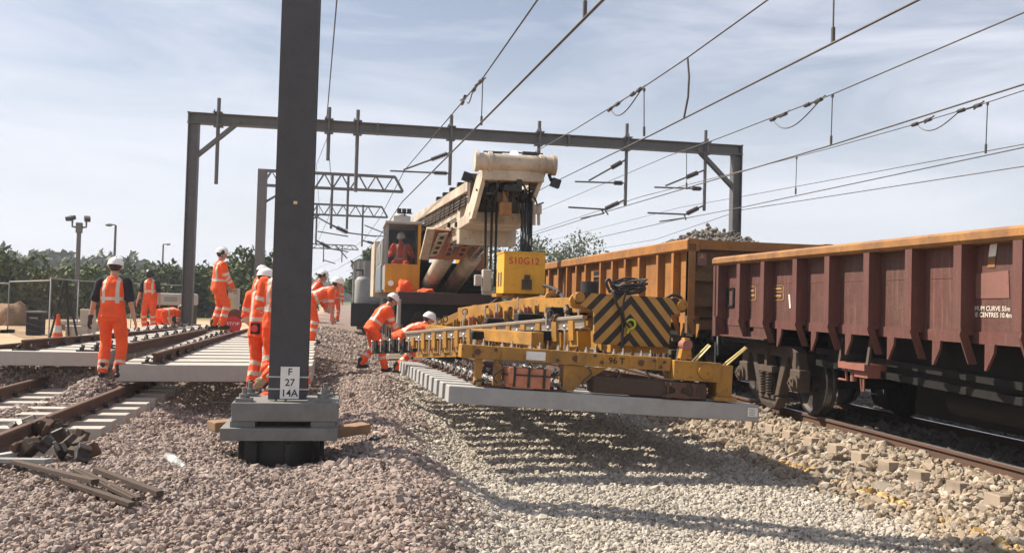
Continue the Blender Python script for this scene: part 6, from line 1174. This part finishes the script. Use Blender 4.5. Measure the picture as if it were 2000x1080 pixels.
for k in range(26):
    px, py = 25+rb.uniform(0, 150), 872+rb.uniform(0, 36); 
    if px > 140: py += 8
    z = -0.1
    for _ in range(5): p = aZ(px, py, z); z = gz(p.x, p.y)
    p.z = max(z, -0.06)+0.06+0.12*max(0, 1-abs(px-95)/90)*rb.random()
    if k < 3:
        m = MB(); m.prism([(-0.09, 0), (0.09, 0), (0.09, 0.03), (0.03, 0.05), (0.03, 0.09), (-0.04, 0.09), (-0.05, 0.04), (-0.09, 0.03)], (0, -0.05, 0), (1, 0, 0), (0, 0, 1), (0, 1, 0), 0.10); o = m.build('rail_chair', (M['clip'], M['oldiron'], M['rust'])[k], bevel=0.006); src = o if k == 0 else src
        lst = [o] if k == 0 else lst+[o]
    else: o = lst[k % 3].copy(); C.objects.link(o)
    o.location = p; o.rotation_euler = (rb.uniform(-1.2, 1.2), rb.uniform(-1.2, 1.2), rb.uniform(0, 6.28)); s = rb.uniform(0.7, 1.4); o.scale = (s, s, s)
    tag(o, ('dark', 'brown', 'rusty')[k % 3]+' iron block in the heap of old fastenings beside the rail', 'iron block', ('dark', 'brown', 'rusty')[k % 3]+' iron blocks heaped by the rail')
def ground_pt(px, py, lift=0.0):
    z = -0.1
    for _ in range(6): p = aZ(px, py, z); z = gz(p.x, p.y)+lift
    return aZ(px, py, z)
a, b = ground_pt(326, 890, 0.05), ground_pt(360, 911, 0.05); d = (b-a); t = thing('plastic_bottle', 'clear crushed plastic bottle lying on the pink ballast', 'bottle', a); m = MB(); m.tube([a, a+d*0.08, a+d*0.3, a+d*0.45, a+d*0.7, a+d*0.8, a+d*0.9], [0.032, 0.038, 0.034, 0.038, 0.036, 0.022, 0.013], 14); m.build('bottle_body', M['bottle'], t); m = MB(); m.tube([a+d*0.9, a+d*1.0], 0.016, 10); m.build('cap', M['white'], t); m = MB(); m.tube([a+d*0.3, a+d*0.55], 0.0385, 14, cap=False); m.build('label', M['white'], t)
for lab, p0_, p1_ in (('brown timber baulk under the left side of the mast base', (412, 832), (480, 826)), ('brown timber baulk under the right side of the mast base', (640, 846), (716, 834))):
    a, b = aY(*p0_, 10.15), aY(*p1_, 10.35); m = MB(); m.bar(a, b, 0.22, 0.10); tag(m.build('timber_baulk', M['timber'], bevel=0.012), lab, 'timber')
a = aY(733, 832, 10.4); blob('small black lump of scrap on the ridge right of the mast', 'scrap', (a.x, 10.4, gz(a.x, 10.4)+0.02), 0.07, M['rubber'], 'scrap', 0.8, 4)
strip('thin pale lath resting on the stones left of the mast base', (405, 783), (462, 787), 0.05, 0.02, M['grey'], 'lath', 0.1)
# ---------------------------------------------------------------- haze
m = MB(); m.bb((-420, -30, -1.6), (480, 420, 24)); hz_ = bpy.data.materials.new('pale_haze'); hz_.use_nodes = True; nt = hz_.node_tree; nt.nodes.clear(); pv_ = nt.nodes.new('ShaderNodeVolumePrincipled'); ou_ = nt.nodes.new('ShaderNodeOutputMaterial'); pv_.inputs['Color'].default_value = (0.80, 0.86, 0.95, 1); pv_.inputs['Density'].default_value = 0.0008; pv_.inputs['Anisotropy'].default_value = 0.2
nt.links.new(pv_.outputs[0], ou_.inputs['Volume']); kind(m.build('haze', hz_), 'stuff')
bpy.data.scenes.remove(TS)
